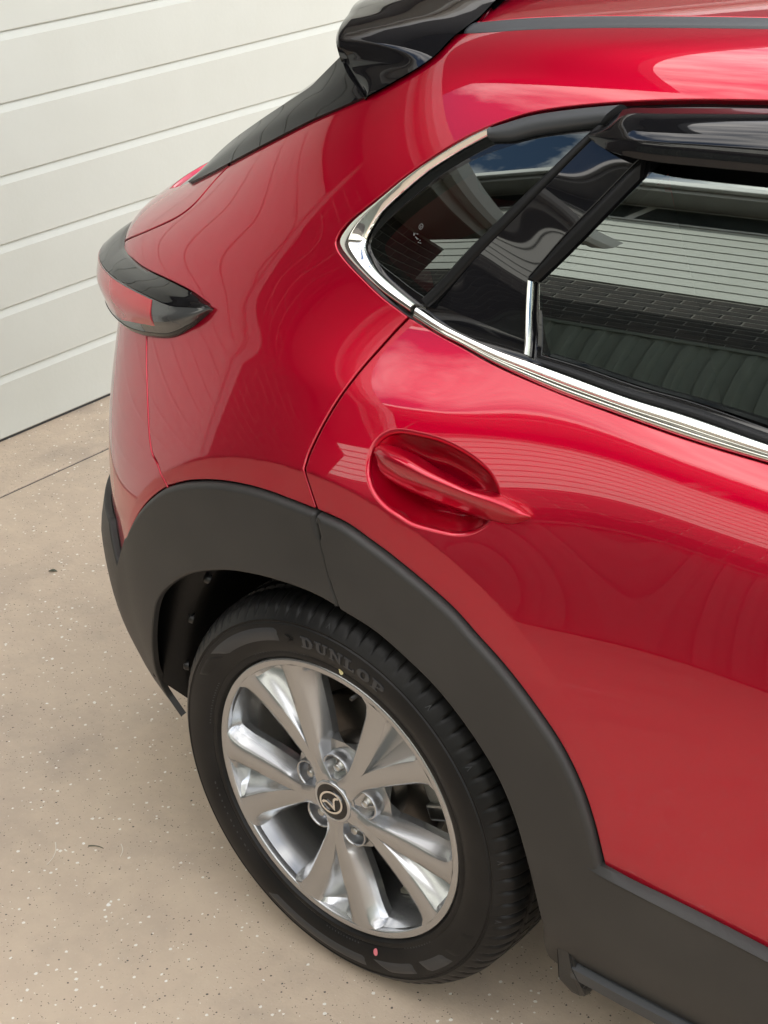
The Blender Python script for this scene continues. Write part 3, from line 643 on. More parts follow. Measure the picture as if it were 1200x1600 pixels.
# tyre with real shoulder grooves
PROF = [(.236, -.012), (.243, -.004), (.247, .0035), (.252, .0045), (.256, .0035), (.263, .0075), (.275, .0105), (.288, .0112), (.300, .0095), (.304, .0088), (.3055, .0066), (.308, .0066), (.3095, .0078), (.315, .004), (.321, -.001), (.327, -.007), (.332, -.015), (.3355, -.024), (.338, -.034), (.3385, -.044), (.3315, -.046), (.3315, -.053), (.3395, -.055), (.341, -.078), (.334, -.080), (.334, -.088), (.3415, -.090), (.3415, -.118), (.334, -.120), (.334, -.128), (.340, -.130), (.337, -.165), (.325, -.19), (.30, -.215), (.245, -.205)]
NB = 86; SG = NB*9
V = []; Fc = []; n = len(PROF)
for i in range(SG):
    a = 2*math.pi*i/SG; ph = i % 9
    for k, (r, d) in enumerate(PROF):
        dep = 0.
        if 14 <= k <= 19: dep = (.0052 if ph == 4 else .0012 if ph in (3, 5) else 0)*(.35+.65*min(1, (k-13)/3))
        if 22 <= k <= 23 or 26 <= k <= 27: dep = (.003 if ph == 5 else 0)
        x, z = (r-dep)*math.cos(a), (r-dep)*math.sin(a)
        if z < -.3395: z = -.3395
        V.append((x, -d, z))
for i in range(SG):
    j = (i+1) % SG
    for k in range(n-1): Fc.append((i*n+k, i*n+k+1, j*n+k+1, j*n+k))
tyre = mk('tyre', V, Fc, 'rubber', wheel); tyre.data.set_sharp_from_angle(angle=math.radians(38))
_pr = np.array(PROF[3:18]); sd = lambda r: float(np.interp(r, _pr[:, 0], _pr[:, 1]))
def arcplate(name, r0, r1, p0, p1, m, skew0=0., skew1=0., up=.0011, nr=5):
    """a raised area on the sidewall between two angles"""
    na = max(3, int(abs(p1-p0)/1.2)); V = []; Fc = []
    for i in range(na+1):
        for k in range(nr+1):
            t = k/nr; r = r0+(r1-r0)*t; a0 = p0+skew0*t; a1 = p1+skew1*t; e = 0 if (i in (0, na) or k in (0, nr)) else up
            V.append(pw(r, a0+(a1-a0)*i/na, sd(r)+(up if e else -.0004)))
    q = nr+1
    for i in range(na):
        for k in range(nr): Fc.append((i*q+k, i*q+k+1, (i+1)*q+k+1, (i+1)*q+k))
    return mk(name, V, Fc, m, tyre)
arcplate('sidewall_band', .2755, .2985, 106, 134, 'rubber_band', 0, 9)
arcplate('sidewall_band', .2775, .2985, 136, 150, 'rubber', 9, 4)
arcplate('sidewall_band', .2775, .2985, -118, -78, 'rubber_band', -4, 0)
arcplate('sidewall_band', .2775, .2985, -75, -56, 'rubber_band', 7, 0)
arcplate('sidewall_band', .2765, .2985, -53, -40, 'rubber_band', 3, 3)
arcplate('sidewall_band', .2765, .2985, -37.5, -24, 'rubber', 3, 3)
LET = {  # slab serif capitals: outlines in a unit box, holes as second loop
 'D': [[(0, 0), (.62, 0), (.9, .2), (1, .5), (.9, .8), (.62, 1), (0, 1), (0, .86), (.14, .86), (.14, .14), (0, .14)], [(.42, .16), (.42, .84), (.55, .84), (.68, .7), (.72, .5), (.68, .3), (.55, .16)]],
 'U': [[(0, 1), (0, .86), (.12, .86), (.12, .3), (.25, .06), (.5, 0), (.75, .06), (.88, .3), (.88, .86), (1, .86), (1, 1), (.62, 1), (.62, .86), (.72, .86), (.72, .34), (.62, .18), (.5, .15), (.42, .2), (.38, .34), (.38, .86), (.48, .86), (.48, 1)]],
 'N': [[(0, 0), (.36, 0), (.36, .14), (.26, .14), (.26, .68), (.74, 0), (.88, 0), (.88, .86), (1, .86), (1, 1), (.64, 1), (.64, .86), (.74, .86), (.74, .36), (.3, 1), (0, 1), (0, .86), (.12, .86), (.12, .14), (0, .14)]],
 'L': [[(0, 0), (.92, 0), (.96, .36), (.82, .36), (.74, .16), (.42, .16), (.42, .86), (.56, .86), (.56, 1), (0, 1), (0, .86), (.14, .86), (.14, .14), (0, .14)]],
 'O': [[(.5, 0), (.8, .08), (.97, .3), (1, .5), (.97, .7), (.8, .92), (.5, 1), (.2, .92), (.03, .7), (0, .5), (.03, .3), (.2, .08)], [(.5, .16), (.36, .22), (.3, .5), (.36, .78), (.5, .84), (.64, .78), (.7, .5), (.64, .22)]],
 'P': [[(0, 0), (.56, 0), (.56, .14), (.42, .14), (.42, .38), (.65, .38), (.9, .48), (.98, .68), (.9, .9), (.65, 1), (0, 1), (0, .86), (.14, .86), (.14, .14), (0, .14)], [(.42, .53), (.42, .85), (.56, .85), (.68, .78), (.7, .69), (.66, .58), (.56, .53)]],
 '>': [[(0, .1), (.55, .5), (0, .9), (.12, .62), (.5, .62), (.5, .38), (.12, .38)]],
 '^': [[(0, 0), (.5, 1), (1, 0), (.84, 0), (.5, .66), (.16, 0)]],
}
def glyph(name, loops, fn, m, parent, h=.0009):
    """raised letter: loops in a unit box, fn maps (x, y, height) to a point"""
    dense = []
    for lp in loops:
        l = []
        for i in range(len(lp)):
            a, b = np.array(lp[i]), np.array(lp[(i+1) % len(lp)]); k = max(1, int(np.linalg.norm(b-a)/.2))
            l += [tuple(a+(b-a)*t/k) for t in range(k)]
        dense.append(l)
    pts = []; ed = []
    for l in dense: s = len(pts); pts += l; ed += [(s+i, s+(i+1) % len(l)) for i in range(len(l))]
    r = delaunay_2d_cdt([Vector(p) for p in pts], ed, [], 0, 1e-7); vo = np.array([(p.x, p.y) for p in r[0]])
    Fc = []
    for f in r[2]:
        c = vo[list(f)].mean(0)[None]
        if inside(np.array(dense[0]), c)[0] and not any(inside(np.array(d), c)[0] for d in dense[1:]): Fc.append(tuple(f))
    V = [fn(p[0], p[1], h) for p in vo]
    for l in dense:
        s = len(V); k = len(l)
        V += [fn(p[0], p[1], h) for p in l]+[fn(p[0], p[1], -.0004) for p in l]
        Fc += [(s+i, s+(i+1) % k, s+k+(i+1) % k, s+k+i) for i in range(k)]
    o = mk(name, V, Fc, m, parent, smooth=False)
    bm = bmesh.new(); bm.from_mesh(o.data); bmesh.ops.recalc_face_normals(bm, faces=bm.faces); bm.to_mesh(o.data); bm.free()
    return o
ph = 96.6
for ch in 'DUNLOP':
    w = {'L': 4.3, 'U': 4.9, 'N': 5.0}.get(ch, 4.8)
    glyph('lettering', LET[ch], lambda x, y, h, p=ph, w=w: pw(.2738+.0185*y, p-w*x, sd(.2738+.0185*y)+h+.0003), 'rubber_mark' if 0 else 'rubber_band', tyre)
    ph -= w+.75
glyph('emblem', LET['>'], lambda x, y, h: pw(.2745+.017*y, 102.6-5.2*x, sd(.2745+.017*y)+h+.0013), 'rubber', tyre, .0010)
for a_ in (88, 53, 35, 8, -12, -30, 140):   # wear marks on the shoulder
    glyph('wear_mark', LET['^'], lambda x, y, h, a_=a_: pw(.317+.007*y, a_-1.2*x, sd(.317+.007*y)+h), 'rubber_band', tyre, .0006)
for r0, r1, a0, a1, k in ((.2535, .2565, -112, -98, 9), (.2585, .262, -96, -80, 12), (.2535, .2565, -94, -78, 12), (.2545, .258, -58, -42, 10), (.2585, .262, 150, 172, 16), (.2545, .258, 96, 124, 18), (.266, .271, 196, 226, 12)):
    for i in range(k):      # fine raised moulding marks too small to read
        a = a0+(a1-a0)*i/k; arcplate('moulding_mark', r0, r1, a, a+abs(a1-a0)/k*random.uniform(.35, .7), 'rubber_band', 0, 0, .0005, 2)
def dot(r, a, s, m):
    V = [pw(r, a, sd(r)+.0012)]; c = pw(r, a, 0); k = 20; Fc = []
    for i in range(k):
        t = 2*math.pi*i/k; x, z = c[0]+s*math.cos(t), c[2]+s*1.3*math.sin(t); V.append((x, -(sd(math.hypot(x, z))+.0009), z))
    for i in range(k): Fc.append((0, 1+i, 1+(i+1) % k))
    mk('paint_dot', V, Fc, m, tyre)
dot(.2655, -72.5, .0046, 'mark_pink'); dot(.2565, 81.5, .0042, 'mark_yellow')
# alloy rim: five twin spokes, structured so that every edge is a real edge
rim = lathe('rim', [(.2290, -.012), (.2293, -.003), (.2303, -.0006), (.232, .0004), (.2385, .0012), (.2410, .0006), (.2425, -.0012), (.2430, -.005), (.2415, -.012)], 'alloy', wheel, 180)
lathe('rim_barrel', [(.2292, -.0105), (.2255, -.022), (.2215, -.032), (.2175, -.046), (.2135, -.075), (.2115, -.12), (.214, -.17), (.222, -.19)], 'alloy_bright', rim, 140)
RS = [.0355, .040, .045, .050, .056, .062, .068, .075, .082, .089, .0955, .0975, .101, .105, .112, .120, .130, .142, .155, .168, .181, .194, .206, .216, .223, .228, .2315]
fR = lambda r: float(np.interp(r, [.0355, .040, .048, .0575, .066, .075, .09, .105, .15, .20, .222, .2315], [33, 28, 21, 16.4, 14.4, 13.8, 14.4, 15.6, 16.8, 17.6, 19.2, 22.8]))
wR = lambda r: float(np.interp(r, [.0355, .045, .06, .08, .0955, .11, .13, .18, .215, .2315], [2, 3, 4, 4.5, 5, 5, 5, 4.6, 4.4, 4.0]))
gR = lambda r: float(np.interp(r, [.03, .092, .100, .15, .222, .2315], [.02, .05, .4, 4.8, 9.2, 8.8]))
gD = lambda r: float(np.interp(r, [.03, .092, .115, .16, .20, .222, .2315], [0, .0, .009, .022, .031, .033, .006]))
fD = lambda r: float(np.interp(r, [.0355, .045, .06, .08, .0955], [.004, .010, .016, .020, .022]))
hF = lambda r: -.0012-.0045*math.sin(math.pi*min(1, max(0, (r-.036)/.195)))
def half(r):
    f, w, g, dd, h = fR(r), wR(r), gR(r), gD(r), hF(r); be = math.degrees(.0016/r); lim = 36.
    be = min(be, g*.5+.02, 2)
    c = [(0, h-dd), (g*.30, h-dd*.86), (g*.70, h-dd*.42), (g*.97, h-min(dd, .0012)), (g+be*.6, h), ((g+f)/2, h+.0022), (f-math.degrees(.002/r), h), (f, h-.0012)]+([(f+w*.22, h-.0046), (f+w*.7, h-.017), (f+w, h-.027), (f+w+.01, h-.040)] if r > .0965 else [(f+w*.2, h-fD(r)*.25), (f+w*.6, h-fD(r)*.7), (f+w, h-fD(r)), (36, h-fD(r)*1.02)])
    return [(min(a, lim), z) for a, z in c]
for k in range(5):
    base = 122.7+72*k; V = []; Fc = []; cols = None
    for r in RS:
        hf_ = half(r); row = [(-a, z) for a, z in hf_[::-1]]+hf_[1:]
        cols = len(row); V += [pw(r, base+a, z) for a, z in row]
    for i in range(len(RS)-1):
        for j in range(cols-1): Fc.append((i*cols+j, i*cols+j+1, (i+1)*cols+j+1, (i+1)*cols+j))
    bm = bmesh.new(); bv = [bm.verts.new(v) for v in V]
    for f in Fc: bm.faces.new([bv[q] for q in f])
    bmesh.ops.remove_doubles(bm, verts=bm.verts, dist=.0001); bm.normal_update()
    for f in bm.faces:
        pass
    s_ = bm_obj('twin_spoke', bm, 'alloy', rim, True)
    me = s_.data
    for p in me.polygons: p.flip() if p.normal.y > 0.2 else None
    me.materials.append(MATS['alloy_bright'])
    for p in me.polygons:
        c = p.center; r = math.hypot(c.x, c.z); a = abs((math.degrees(math.atan2(c.z, c.x))-base+180) % 360-180)
        if (a < gR(r)*.94 and r > .107) or (a > fR(r)+wR(r)*.75 and r > .1): p.material_index = 1
    for e in me.edges: e.use_edge_sharp = False
    me.set_sharp_from_angle(angle=math.radians(32))
# lug wells standing in the valleys between the spoke pairs
for k in range(5):
    p = pw(.0585, 122.7+36+72*k, 0)
    o = lathe('lug_well', [(.0262, -.026), (.0256, -.011), (.0250, -.0066), (.0240, -.0054), (.0228, -.0060), (.0218, -.009), (.0218, -.016)], 'alloy', rim, 44); o.location = p
    o = lathe('lug_bowl', [(.0219, -.0088), (.0208, -.015), (.0180, -.0215), (.012, -.026), (0, -.027)], 'alloy_dark', rim, 44); o.location = p
    o = lathe('lug_nut', [(.0100, -.0275), (.0096, -.020), (.0078, -.016), (.0066, -.0155), (.0064, -.0095), (.0054, -.0082), (0, -.0080)], 'steel', rim, 24); o.location = p
    o.rotation_euler = (0, random.random(), 0)
lathe('hub_seat', [(.041, -.004), (.036, -.0022), (0, -.002)], 'alloy', rim, 48)
# centre cap with the winged emblem in its ring
cap = lathe('centre_cap', [(.0365, -.006), (.0365, .0012), (.0354, .0028), (.0325, .0033), (.0308, .0022)], 'alloy_bright', rim, 72)
lathe('cap_disc', [(.0309, .0018), (.028, .0024), (.015, .0028), (0, .003)], 'gloss_black', cap, 64)
def capfn(x, y, h): return (-(x-.5)*.050 if 0 else (x-.5)*.050, -(.0030+h), (y-.5)*.050)
ell = lambda a, b, n=44: [(.5+a*math.cos(t), .5+b*math.sin(t)) for t in np.linspace(0, 2*math.pi, n, endpoint=False)]
emb = glyph('emblem', [ell(.49, .40), ell(.42, .335)], capfn, 'chrome', cap, .0018)
wing = [(.10, .60), (.22, .64), (.34, .60), (.44, .47), (.5, .36), (.56, .47), (.66, .60), (.78, .64), (.90, .60), (.86, .53), (.77, .56), (.68, .52), (.60, .38), (.5, .20), (.40, .38), (.32, .52), (.23, .56), (.14, .53)]
glyph('emblem', [wing], capfn, 'chrome', cap, .0016)
for o in cap.children:
    if o.name.startswith('emblem'): o.rotation_euler = (0, math.radians(-30), 0)
cap.rotation_euler = (0, 0, 0)
# brake behind the spokes
br = lathe('brake_disc', [(.055, -.060), (.075, -.062), (.078, -.085), (.080, -.0855), (.1395, -.0855), (.1405, -.087), (.1405, -.105)], 'disc', wheel, 96)
bm = box_bm(.118, .182, .075, .155, -.045, .055, .012, 3)
cal = bm_obj('brake_caliper', bm, 'caliper', wheel, True); cal.rotation_euler = (0, math.radians(-22), 0)
for dz in (-.052, .052):
    o = box('caliper_bracket', .120, .168, .068, .10, dz-.014, dz+.014, 'steel', cal, .004)
lathe('axle_hub', [(0, -.05), (.055, -.055), (.06, -.06), (.065, -.12)], 'matte_black', wheel, 40)
o = lathe('valve_stem', [(0, .012), (.0035, .012), (.0038, -.012), (.005, -.014), (.005, -.03)], 'satin_black', wheel, 14); o.location = pw(.205, 78, -.02)
V = []; Fc = []
for i in range(15):
    a = -73+18*i/14
    V += [pw(.2115, a, -.078), pw(.2055, a, -.080), pw(.2050, a, -.098), pw(.211, a, -.10)]
for i in range(14):
    if i % 2 == 0 or True:
        for j in range(4): l = (j+1) % 4; Fc.append((i*4+j, i*4+l, (i+1)*4+l, (i+1)*4+j))
mk('balance_weight', V, Fc, 'weight', wheel, smooth=False)
# ---------------------------------------------------------------- ground
def ground_mat():
    m = bpy.data.materials.new('driveway_concrete'); m.use_nodes = True; nt = m.node_tree; b = nt.nodes['Principled BSDF']; N = nt.nodes.new; L = nt.links.new
    tc = N('ShaderNodeTexCoord')
    def noise(s, d, r=.5):
        n = N('ShaderNodeTexNoise'); n.inputs['Scale'].default_value = s; n.inputs['Detail'].default_value = d; n.inputs['Roughness'].default_value = r; L(tc.outputs['Object'], n.inputs['Vector']); return n.outputs['Fac']
    def ramp(f, a, c):
        r = N('ShaderNodeMapRange'); r.inputs[1].default_value = a; r.inputs[2].default_value = c; L(f, r.inputs[0]); return r.outputs[0]
    def mixc(f, c1, c2):
        x = N('ShaderNodeMixRGB'); L(f, x.inputs[0])
        for k, c in ((1, c1), (2, c2)):
            if isinstance(c, tuple): x.inputs[k].default_value = (*c, 1)
            else: L(c, x.inputs[k])
        return x.outputs[0]
    col = mixc(ramp(noise(1.3, 6), .35, .68), (.56, .45, .345), (.50, .405, .315))
    col = mixc(ramp(noise(16, 6, .62), .38, .66), col, (.59, .48, .365))
    def mul(a, b_):
        x = N('ShaderNodeMath'); x.operation = 'MULTIPLY'
        L(a, x.inputs[0])
        if isinstance(b_, float): x.inputs[1].default_value = b_
        else: L(b_, x.inputs[1])
        return x.outputs[0]
    st = ramp(noise(3.2, 7, .62), .52, .70); col = mixc(mul(st, .55), col, (.34, .28, .23))
    def specks(scale, rad, keep, color, col, jit=1.0):
        v = N('ShaderNodeTexVoronoi'); v.inputs['Scale'].default_value = scale; v.inputs['Randomness'].default_value = jit; L(tc.outputs['Object'], v.inputs['Vector'])
        sep = N('ShaderNodeSeparateColor'); L(v.outputs['Color'], sep.inputs[0])
        g = N('ShaderNodeMath'); g.operation = 'GREATER_THAN'; g.inputs[1].default_value = 1-keep; L(sep.outputs[0], g.inputs[0])
        rr = N('ShaderNodeMath'); rr.operation = 'MULTIPLY_ADD'; rr.inputs[1].default_value = rad*scale*.8; rr.inputs[2].default_value = rad*scale*.35; L(sep.outputs[1], rr.inputs[0])
        nn = N('ShaderNodeMath'); nn.operation = 'MULTIPLY_ADD'; L(noise(scale*6, 2), nn.inputs[0]); nn.inputs[1].default_value = .22; 
        L(v.outputs['Distance'], nn.inputs[2])
        l = N('ShaderNodeMath'); l.operation = 'LESS_THAN'; L(nn.outputs[0], l.inputs[0])
        ad = N('ShaderNodeMath'); ad.operation = 'ADD'; ad.inputs[1].default_value = .11; L(rr.outputs[0], ad.inputs[0]); L(ad.outputs[0], l.inputs[1])
        return mixc(mul(l.outputs[0], g.outputs[0]), col, color)
    col = specks(170, .0011, .5, (.15, .125, .105), col)
    col = specks(260, .0007, .30, (.60, .55, .47), col)
    col = specks(75, .0018, .38, (.11, .095, .085), col)
    col = specks(62, .0029, .60, (.80, .77, .70), col)
    col = specks(24, .0037, .22, (.86, .84, .79), col)
    L(col, b.inputs['Base Color']); b.inputs['Roughness'].default_value = .62; b.inputs['Specular IOR Level'].default_value = .3
    bp = N('ShaderNodeBump'); bp.inputs['Strength'].default_value = .35; bp.inputs['Distance'].default_value = .004; L(noise(90, 5, .6), bp.inputs['Height']); L(bp.outputs[0], b.inputs['Normal'])
    MATS['driveway_concrete'] = m
ground_mat()
mat('joint', (.075, .075, .072), .9, bump=(200, 3, .5, .004))
mat('soil', (.16, .13, .10), .9, mix=(2, 5, (.07, .09, .04), .4, .6))
mat('door_paint', (.575, .592, .545), .45, spec=.35, mix=(4, 5, (.555, .57, .52), .4, .7), bump=(60, 6, .12, .003))
mat('seal_rubber', (.03, .03, .03), .6)
mat('brick', (.052, .048, .046), .75, bump=(90, 4, .5, .006), mix=(7, 4, (.085, .072, .064), .4, .7))
mat('mortar', (.30, .29, .265), .9, bump=(200, 3, .4, .003))
mat('dark_render', (.07, .066, .062), .8, bump=(120, 4, .3, .004))
mat('wall_paint', (.36, .355, .34), .7, bump=(160, 3, .2, .003))
mat('fascia', (.46, .45, .43), .45)
mat('roof_steel', (.09, .095, .10), .5)
mat('fence_steel', (.20, .225, .195), .45)
mat('fence_post', (.17, .19, .165), .45)
mat('frame_white', (.7, .7, .69), .4)
mat('leaf', (.06, .10, .03), .6); mat('leaf_dark', (.035, .065, .02), .65); mat('bark', (.12, .09, .065), .9, bump=(30, 5, .6, .02))
mat('dry_leaf', (.09, .10, .07), .8); mat('twig', (.75, .70, .60), .8)
def grid_ground(name, x0, x1, y0, y1, z, m): return mk(name, [(x0, y0, z), (x1, y0, z), (x1, y1, z), (x0, y1, z)], [(0, 1, 2, 3)], m, smooth=False)
tag(grid_ground('ground', -400, 400, -400, 400, -.06, 'soil'), kind='structure')
DX = -2.16
drive = tag(bm_obj('driveway', box_bm(-1.8735, 9.0, -3.72, 7.0, -.059, 0, .003, 1), 'driveway_concrete'), kind='structure')
tag(bm_obj('driveway_apron', box_bm(-2.6, -1.8835, -3.72, 7.0, -.059, 0, .003, 1), 'driveway_concrete'), kind='structure')
tag(bm_obj('driveway_joint', box_bm(-1.888, -1.869, -3.72, 7.0, -.058, -.005), 'joint'), kind='structure')
# ---------------------------------------------------------------- garage door, its wall and the house
gd = tag(empty('garage_door', (DX, 1.1, 0)), 'wide white sectional garage door with horizontal grooves behind the car', 'garage door')
gz = [.008, .190, .378, .555, .738, .926, 1.108, 1.290, 1.475, 1.660, 1.845, 2.03, 2.215]
GY0, GY1 = -1.69, 3.75
for i in range(12):
    z0, z1 = gz[i], gz[i+1]-.0018
    prof = [(-.030, z0), (-.004, z0), (0, z0+.004), (0, z1-.020), (-.0012, z1-.0178), (-.0075, z1-.003), (-.0085, z1), (-.030, z1)]
    V = []; Fc = []; ny = 2; k = len(prof)
    for y in (GY0, GY1): V += [(x, y-1.1, z) for x, z in prof]
    Fc = [(j, (j+1) % k, k+(j+1) % k, k+j) for j in range(k)]+[tuple(range(k))[::-1], tuple(range(k, 2*k))]
    mk('panel', V, Fc, 'door_paint', gd, smooth=False)
o = box('backing', -.05, -.031, GY0-1.1, GY1-1.1, .01, 2.22, 'seal_rubber', gd)
o = box('bottom_seal', -.028, -.006, GY0-1.1, GY1-1.1, .0, .0075, 'seal_rubber', gd)
# own house: brick wall beside the door, added sun-blocking upper storey, soffit, gutter, roof
house = tag(empty('brick_house', (DX, 1.0, 0)), 'dark brick house with a deep eave and white gutter around the garage door', 'house')
hx = lambda x: x-DX
def hbox(name, x0, x1, y0, y1, z0, z1, m, bev=0.): return box(name, x0-DX, x1-DX, y0-1.0, y1-1.0, z0, z1, m, house, bev)
def brick_mesh(l):
    bm = box_bm(-.055, .055, -l/2, l/2, -.038, .038, .004, 1); me = bpy.data.meshes.new('brick'); bm.to_mesh(me); bm.free(); me.materials.append(MATS['brick']); return me
def bricks(parent, ox, oy, x, y0, n, z0, courses):
    """a brick face looking along +X: n bricks a course in stretcher bond, half bricks closing the ends"""
    full, hb = brick_mesh(.23), brick_mesh(.11)
    for r in range(courses):
        row = [(full, k*.24+.115) for k in range(n)] if r % 2 == 0 else [(hb, .055)]+[(full, .12+k*.24+.115) for k in range(n-1)]+[(hb, n*.24-.065)]
        for me, p in row:
            o = bpy.data.objects.new('brick', me); COL.objects.link(o); o.parent = parent; o.location = (x-ox+random.uniform(-.002, .002), y0+p-oy, z0+.043+r*.086)
mort = hbox('wall', DX-.25, DX+.048, -3.68, -1.75, -.05, 2.50, 'mortar')
hbox('door_jamb', DX-.25, DX+.06, -1.748, GY0+.01, -.05, 2.50, 'fascia', .004)
bricks(house, DX, 1.0, DX+.001, -3.67, 8, -.02, 29)
hbox('lintel', DX-.25, DX+.05, GY0+.012, GY1+.05, 2.23, 2.50, 'dark_render')
hbox('wall', DX-.25, DX+.05, GY1+.05, 8.0, -.05, 2.50, 'mortar')
hbox('soffit', DX-.3, DX+.58, -3.35, 8.2, 2.505, 2.53, 'wall_paint')
hbox('fascia_board', DX+.585, DX+.605, -3.35, 8.2, 2.47, 2.66, 'fascia', .003)
V = []; Fc = []; gp = [(0, 2.56), (.0, 2.655), (.012, 2.66), (.02, 2.56), (.05, 2.54), (.10, 2.545), (.125, 2.58), (.13, 2.665), (.118, 2.67), (.108, 2.60), (.06, 2.565)]
for y in (-3.4, 8.2): V += [(DX+.606+a-DX, y-1.0, b) for a, b in gp]
k = len(gp); Fc = [(j, (j+1) % k, k+(j+1) % k, k+j) for j in range(k)]+[tuple(range(k))[::-1], tuple(range(k, 2*k))]
mk('gutter', V, Fc, 'frame_white', house, smooth=False)
mk('roof', [(DX+.66-DX, -4.45, 2.68), (DX+.66-DX, 7.3, 2.68), (-7.0-DX, 7.3, 4.6), (-7.0-DX, -4.45, 4.6), (DX+.62-DX, -4.45, 2.60), (DX+.62-DX, 7.3, 2.60), (-7.0-DX, 7.3, 4.5), (-7.0-DX, -4.45, 4.5)], [(0, 1, 2, 3), (4, 7, 6, 5), (0, 4, 5, 1), (0, 3, 7, 4), (1, 5, 6, 2), (2, 6, 7, 3)], 'roof_steel', house, smooth=False)
hbox('sun_block_wall', -7.5, DX-.10, -1.6, 8.0, 2.6, 4.75, 'dark_render')  # unseen upper storey, added to keep the sun off car and driveway
mk('sun_block_roof', [(DX+.35-DX, -2.95, 4.70), (DX+.35-DX, 7.4, 4.70), (-7.9-DX, 7.4, 4.70), (-7.9-DX, -2.95, 4.70), (DX-1.5-DX, -1.2, 5.15), (DX-1.5-DX, 5.6, 5.15), (-6-DX, 5.6, 5.15), (-6-DX, -1.2, 5.15), (DX+.33-DX, -2.93, 4.62), (DX+.33-DX, 7.38, 4.62), (-7.88-DX, 7.38, 4.62), (-7.88-DX, -2.93, 4.62)], [(0, 1, 5, 4), (1, 2, 6, 5), (2, 3, 7, 6), (3, 0, 4, 7), (4, 5, 6, 7), (8, 11, 10, 9), (0, 8, 9, 1), (1, 9, 10, 2), (2, 10, 11, 3), (3, 11, 8, 0)], 'roof_steel', house, smooth=False)  # roof of the added storey, also out of view
hbox('side_wall', -9.0, DX-.25, -3.67, -3.5, -.05, 2.50, 'mortar')
# boundary fence
FY = -3.78
fence = tag(empty('steel_fence', (0, FY, 0)), 'grey green ribbed steel boundary fence along the driveway, mirrored in the car window', 'fence')
FH = 1.55
for k in range(-4, 4):
    x0 = k*2.36; V = []; n = 0
    pts = []
    x = x0+.04
    while x < x0+2.32:
        pts += [(x, 0), (x+.055, 0), (x+.068, .028), (x+.100, .028)]; x += .113
    pts = [p for p in pts if p[0] < x0+2.33]
    V = [(a, b, .06) for a, b in pts]+[(a, b, FH-.03) for a, b in pts]; n = len(pts)
    V += [(a, b-.002, .06) for a, b in pts]+[(a, b-.002, FH-.03) for a, b in pts]
    Fc = [(i, i+1, n+i+1, n+i) for i in range(n-1)]+[(2*n+i+1, 2*n+i, 3*n+i, 3*n+i+1) for i in range(n-1)]
    mk('panel', V, Fc, 'fence_steel', fence, smooth=False)
    box('post', x0-.035, x0+.035, -.03, .055, -.05, FH+.01, 'fence_post', fence, .004)
    box('rail', x0+.036, x0+2.324, -.02, .05, FH-.045, FH, 'fence_post', fence, .003)
    box('rail', x0+.036, x0+2.324, -.02, .05, .02, .06, 'fence_post', fence, .003)
# neighbour house
NY = -5.3
nh = tag(empty('weatherboard_house', (0, NY, 0)), 'neighbouring house with white boards above dark brick, mirrored in the door glass', 'house')
box('wall', -12, 7, -.3, .036, -.05, 4.6, 'mortar', nh)
bm = box_bm(-.115, .115, -.055, .055, -.038, .038, .004, 1); me = bpy.data.meshes.new('brick'); bm.to_mesh(me); bm.free(); me.materials.append(MATS['brick'])
cnt = 0; far = bmesh.new()
for r in range(9):
    z = 1.93+.086*r; x = -7.6+(0 if r % 2 else .12)
    while x < 2.0:
        if cnt < 296 and -5.6 < x < 1.9:
            o = bpy.data.objects.new('brick', me); COL.objects.link(o); o.parent = nh; o.location = (x, -.012, z); cnt += 1
        else:
            t = far; s = bmesh.ops.create_cube(t, size=1)
            for v in s['verts']: v.co = Vector((x+v.co.x*.23, -.012+v.co.y*.11, z+v.co.z*.076))
        x += .24
for r in range(-1, 22):
    z = .043+.086*r; x = -11.9+(0 if r % 2 else .12)
    while x < 6.9:
        s = bmesh.ops.create_cube(far, size=1)
        for v in s['verts']: v.co = Vector((x+v.co.x*.23, -.012+v.co.y*.11, z+v.co.z*.076))
        x += .24
tag(bm_obj('brickwork', far, 'brick', nh), kind='stuff')
z = 2.70
for i in range(9):
    V = []; prof = [(.02, z+.175), (.046, z+.170), (.068, z+.006), (.068, z), (.02, z)]
    for x in (-12, 7): V += [(x, a, b) for a, b in prof]
    k = 5; Fc = [(j, (j+1) % k, k+(j+1) % k, k+j)[::-1] for j in range(k)]+[tuple(range(k)), tuple(range(k, 2*k))[::-1]]
    mk('weatherboard', V, Fc, 'door_paint', nh, smooth=False); z += .166
zt = z
for k in range(-6, 4):
    x0 = k*1.9
    w_ = box('window', x0+.03, x0+1.87, -.05, .06, zt+.02, zt+.42, 'frame_white', nh, .004)
    box('pane', x0+.09, x0+.92,   .056, .066, zt+.06, zt+.38, 'window_glass', w_); box('pane', x0+.98, x0+1.81,   .056, .066, zt+.06, zt+.38, 'window_glass', w_)
box('soffit', -12.3, 7.3, -.4, .62, zt+.43, zt+.455, 'wall_paint', nh)
box('fascia_board', -12.3, 7.3, .622, .645, zt+.38, zt+.58, 'fascia', nh, .003)
box('gutter', -12.3, 7.3, .647, .76, zt+.46, zt+.575, 'frame_white', nh, .02)
mk('roof', [(-12.3, .70, zt+.60), (7.3, .70, zt+.60), (7.3, -4, zt+1.7), (-12.3, -4, zt+1.7), (-12.3, .60, zt+.52), (7.3, .60, zt+.52), (7.3, -4, zt+1.6), (-12.3, -4, zt+1.6)], [(0, 1, 2, 3), (4, 7, 6, 5), (0, 4, 5, 1), (0, 3, 7, 4), (1, 5, 6, 2), (2, 6, 7, 3)], 'roof_steel', nh, smooth=False)
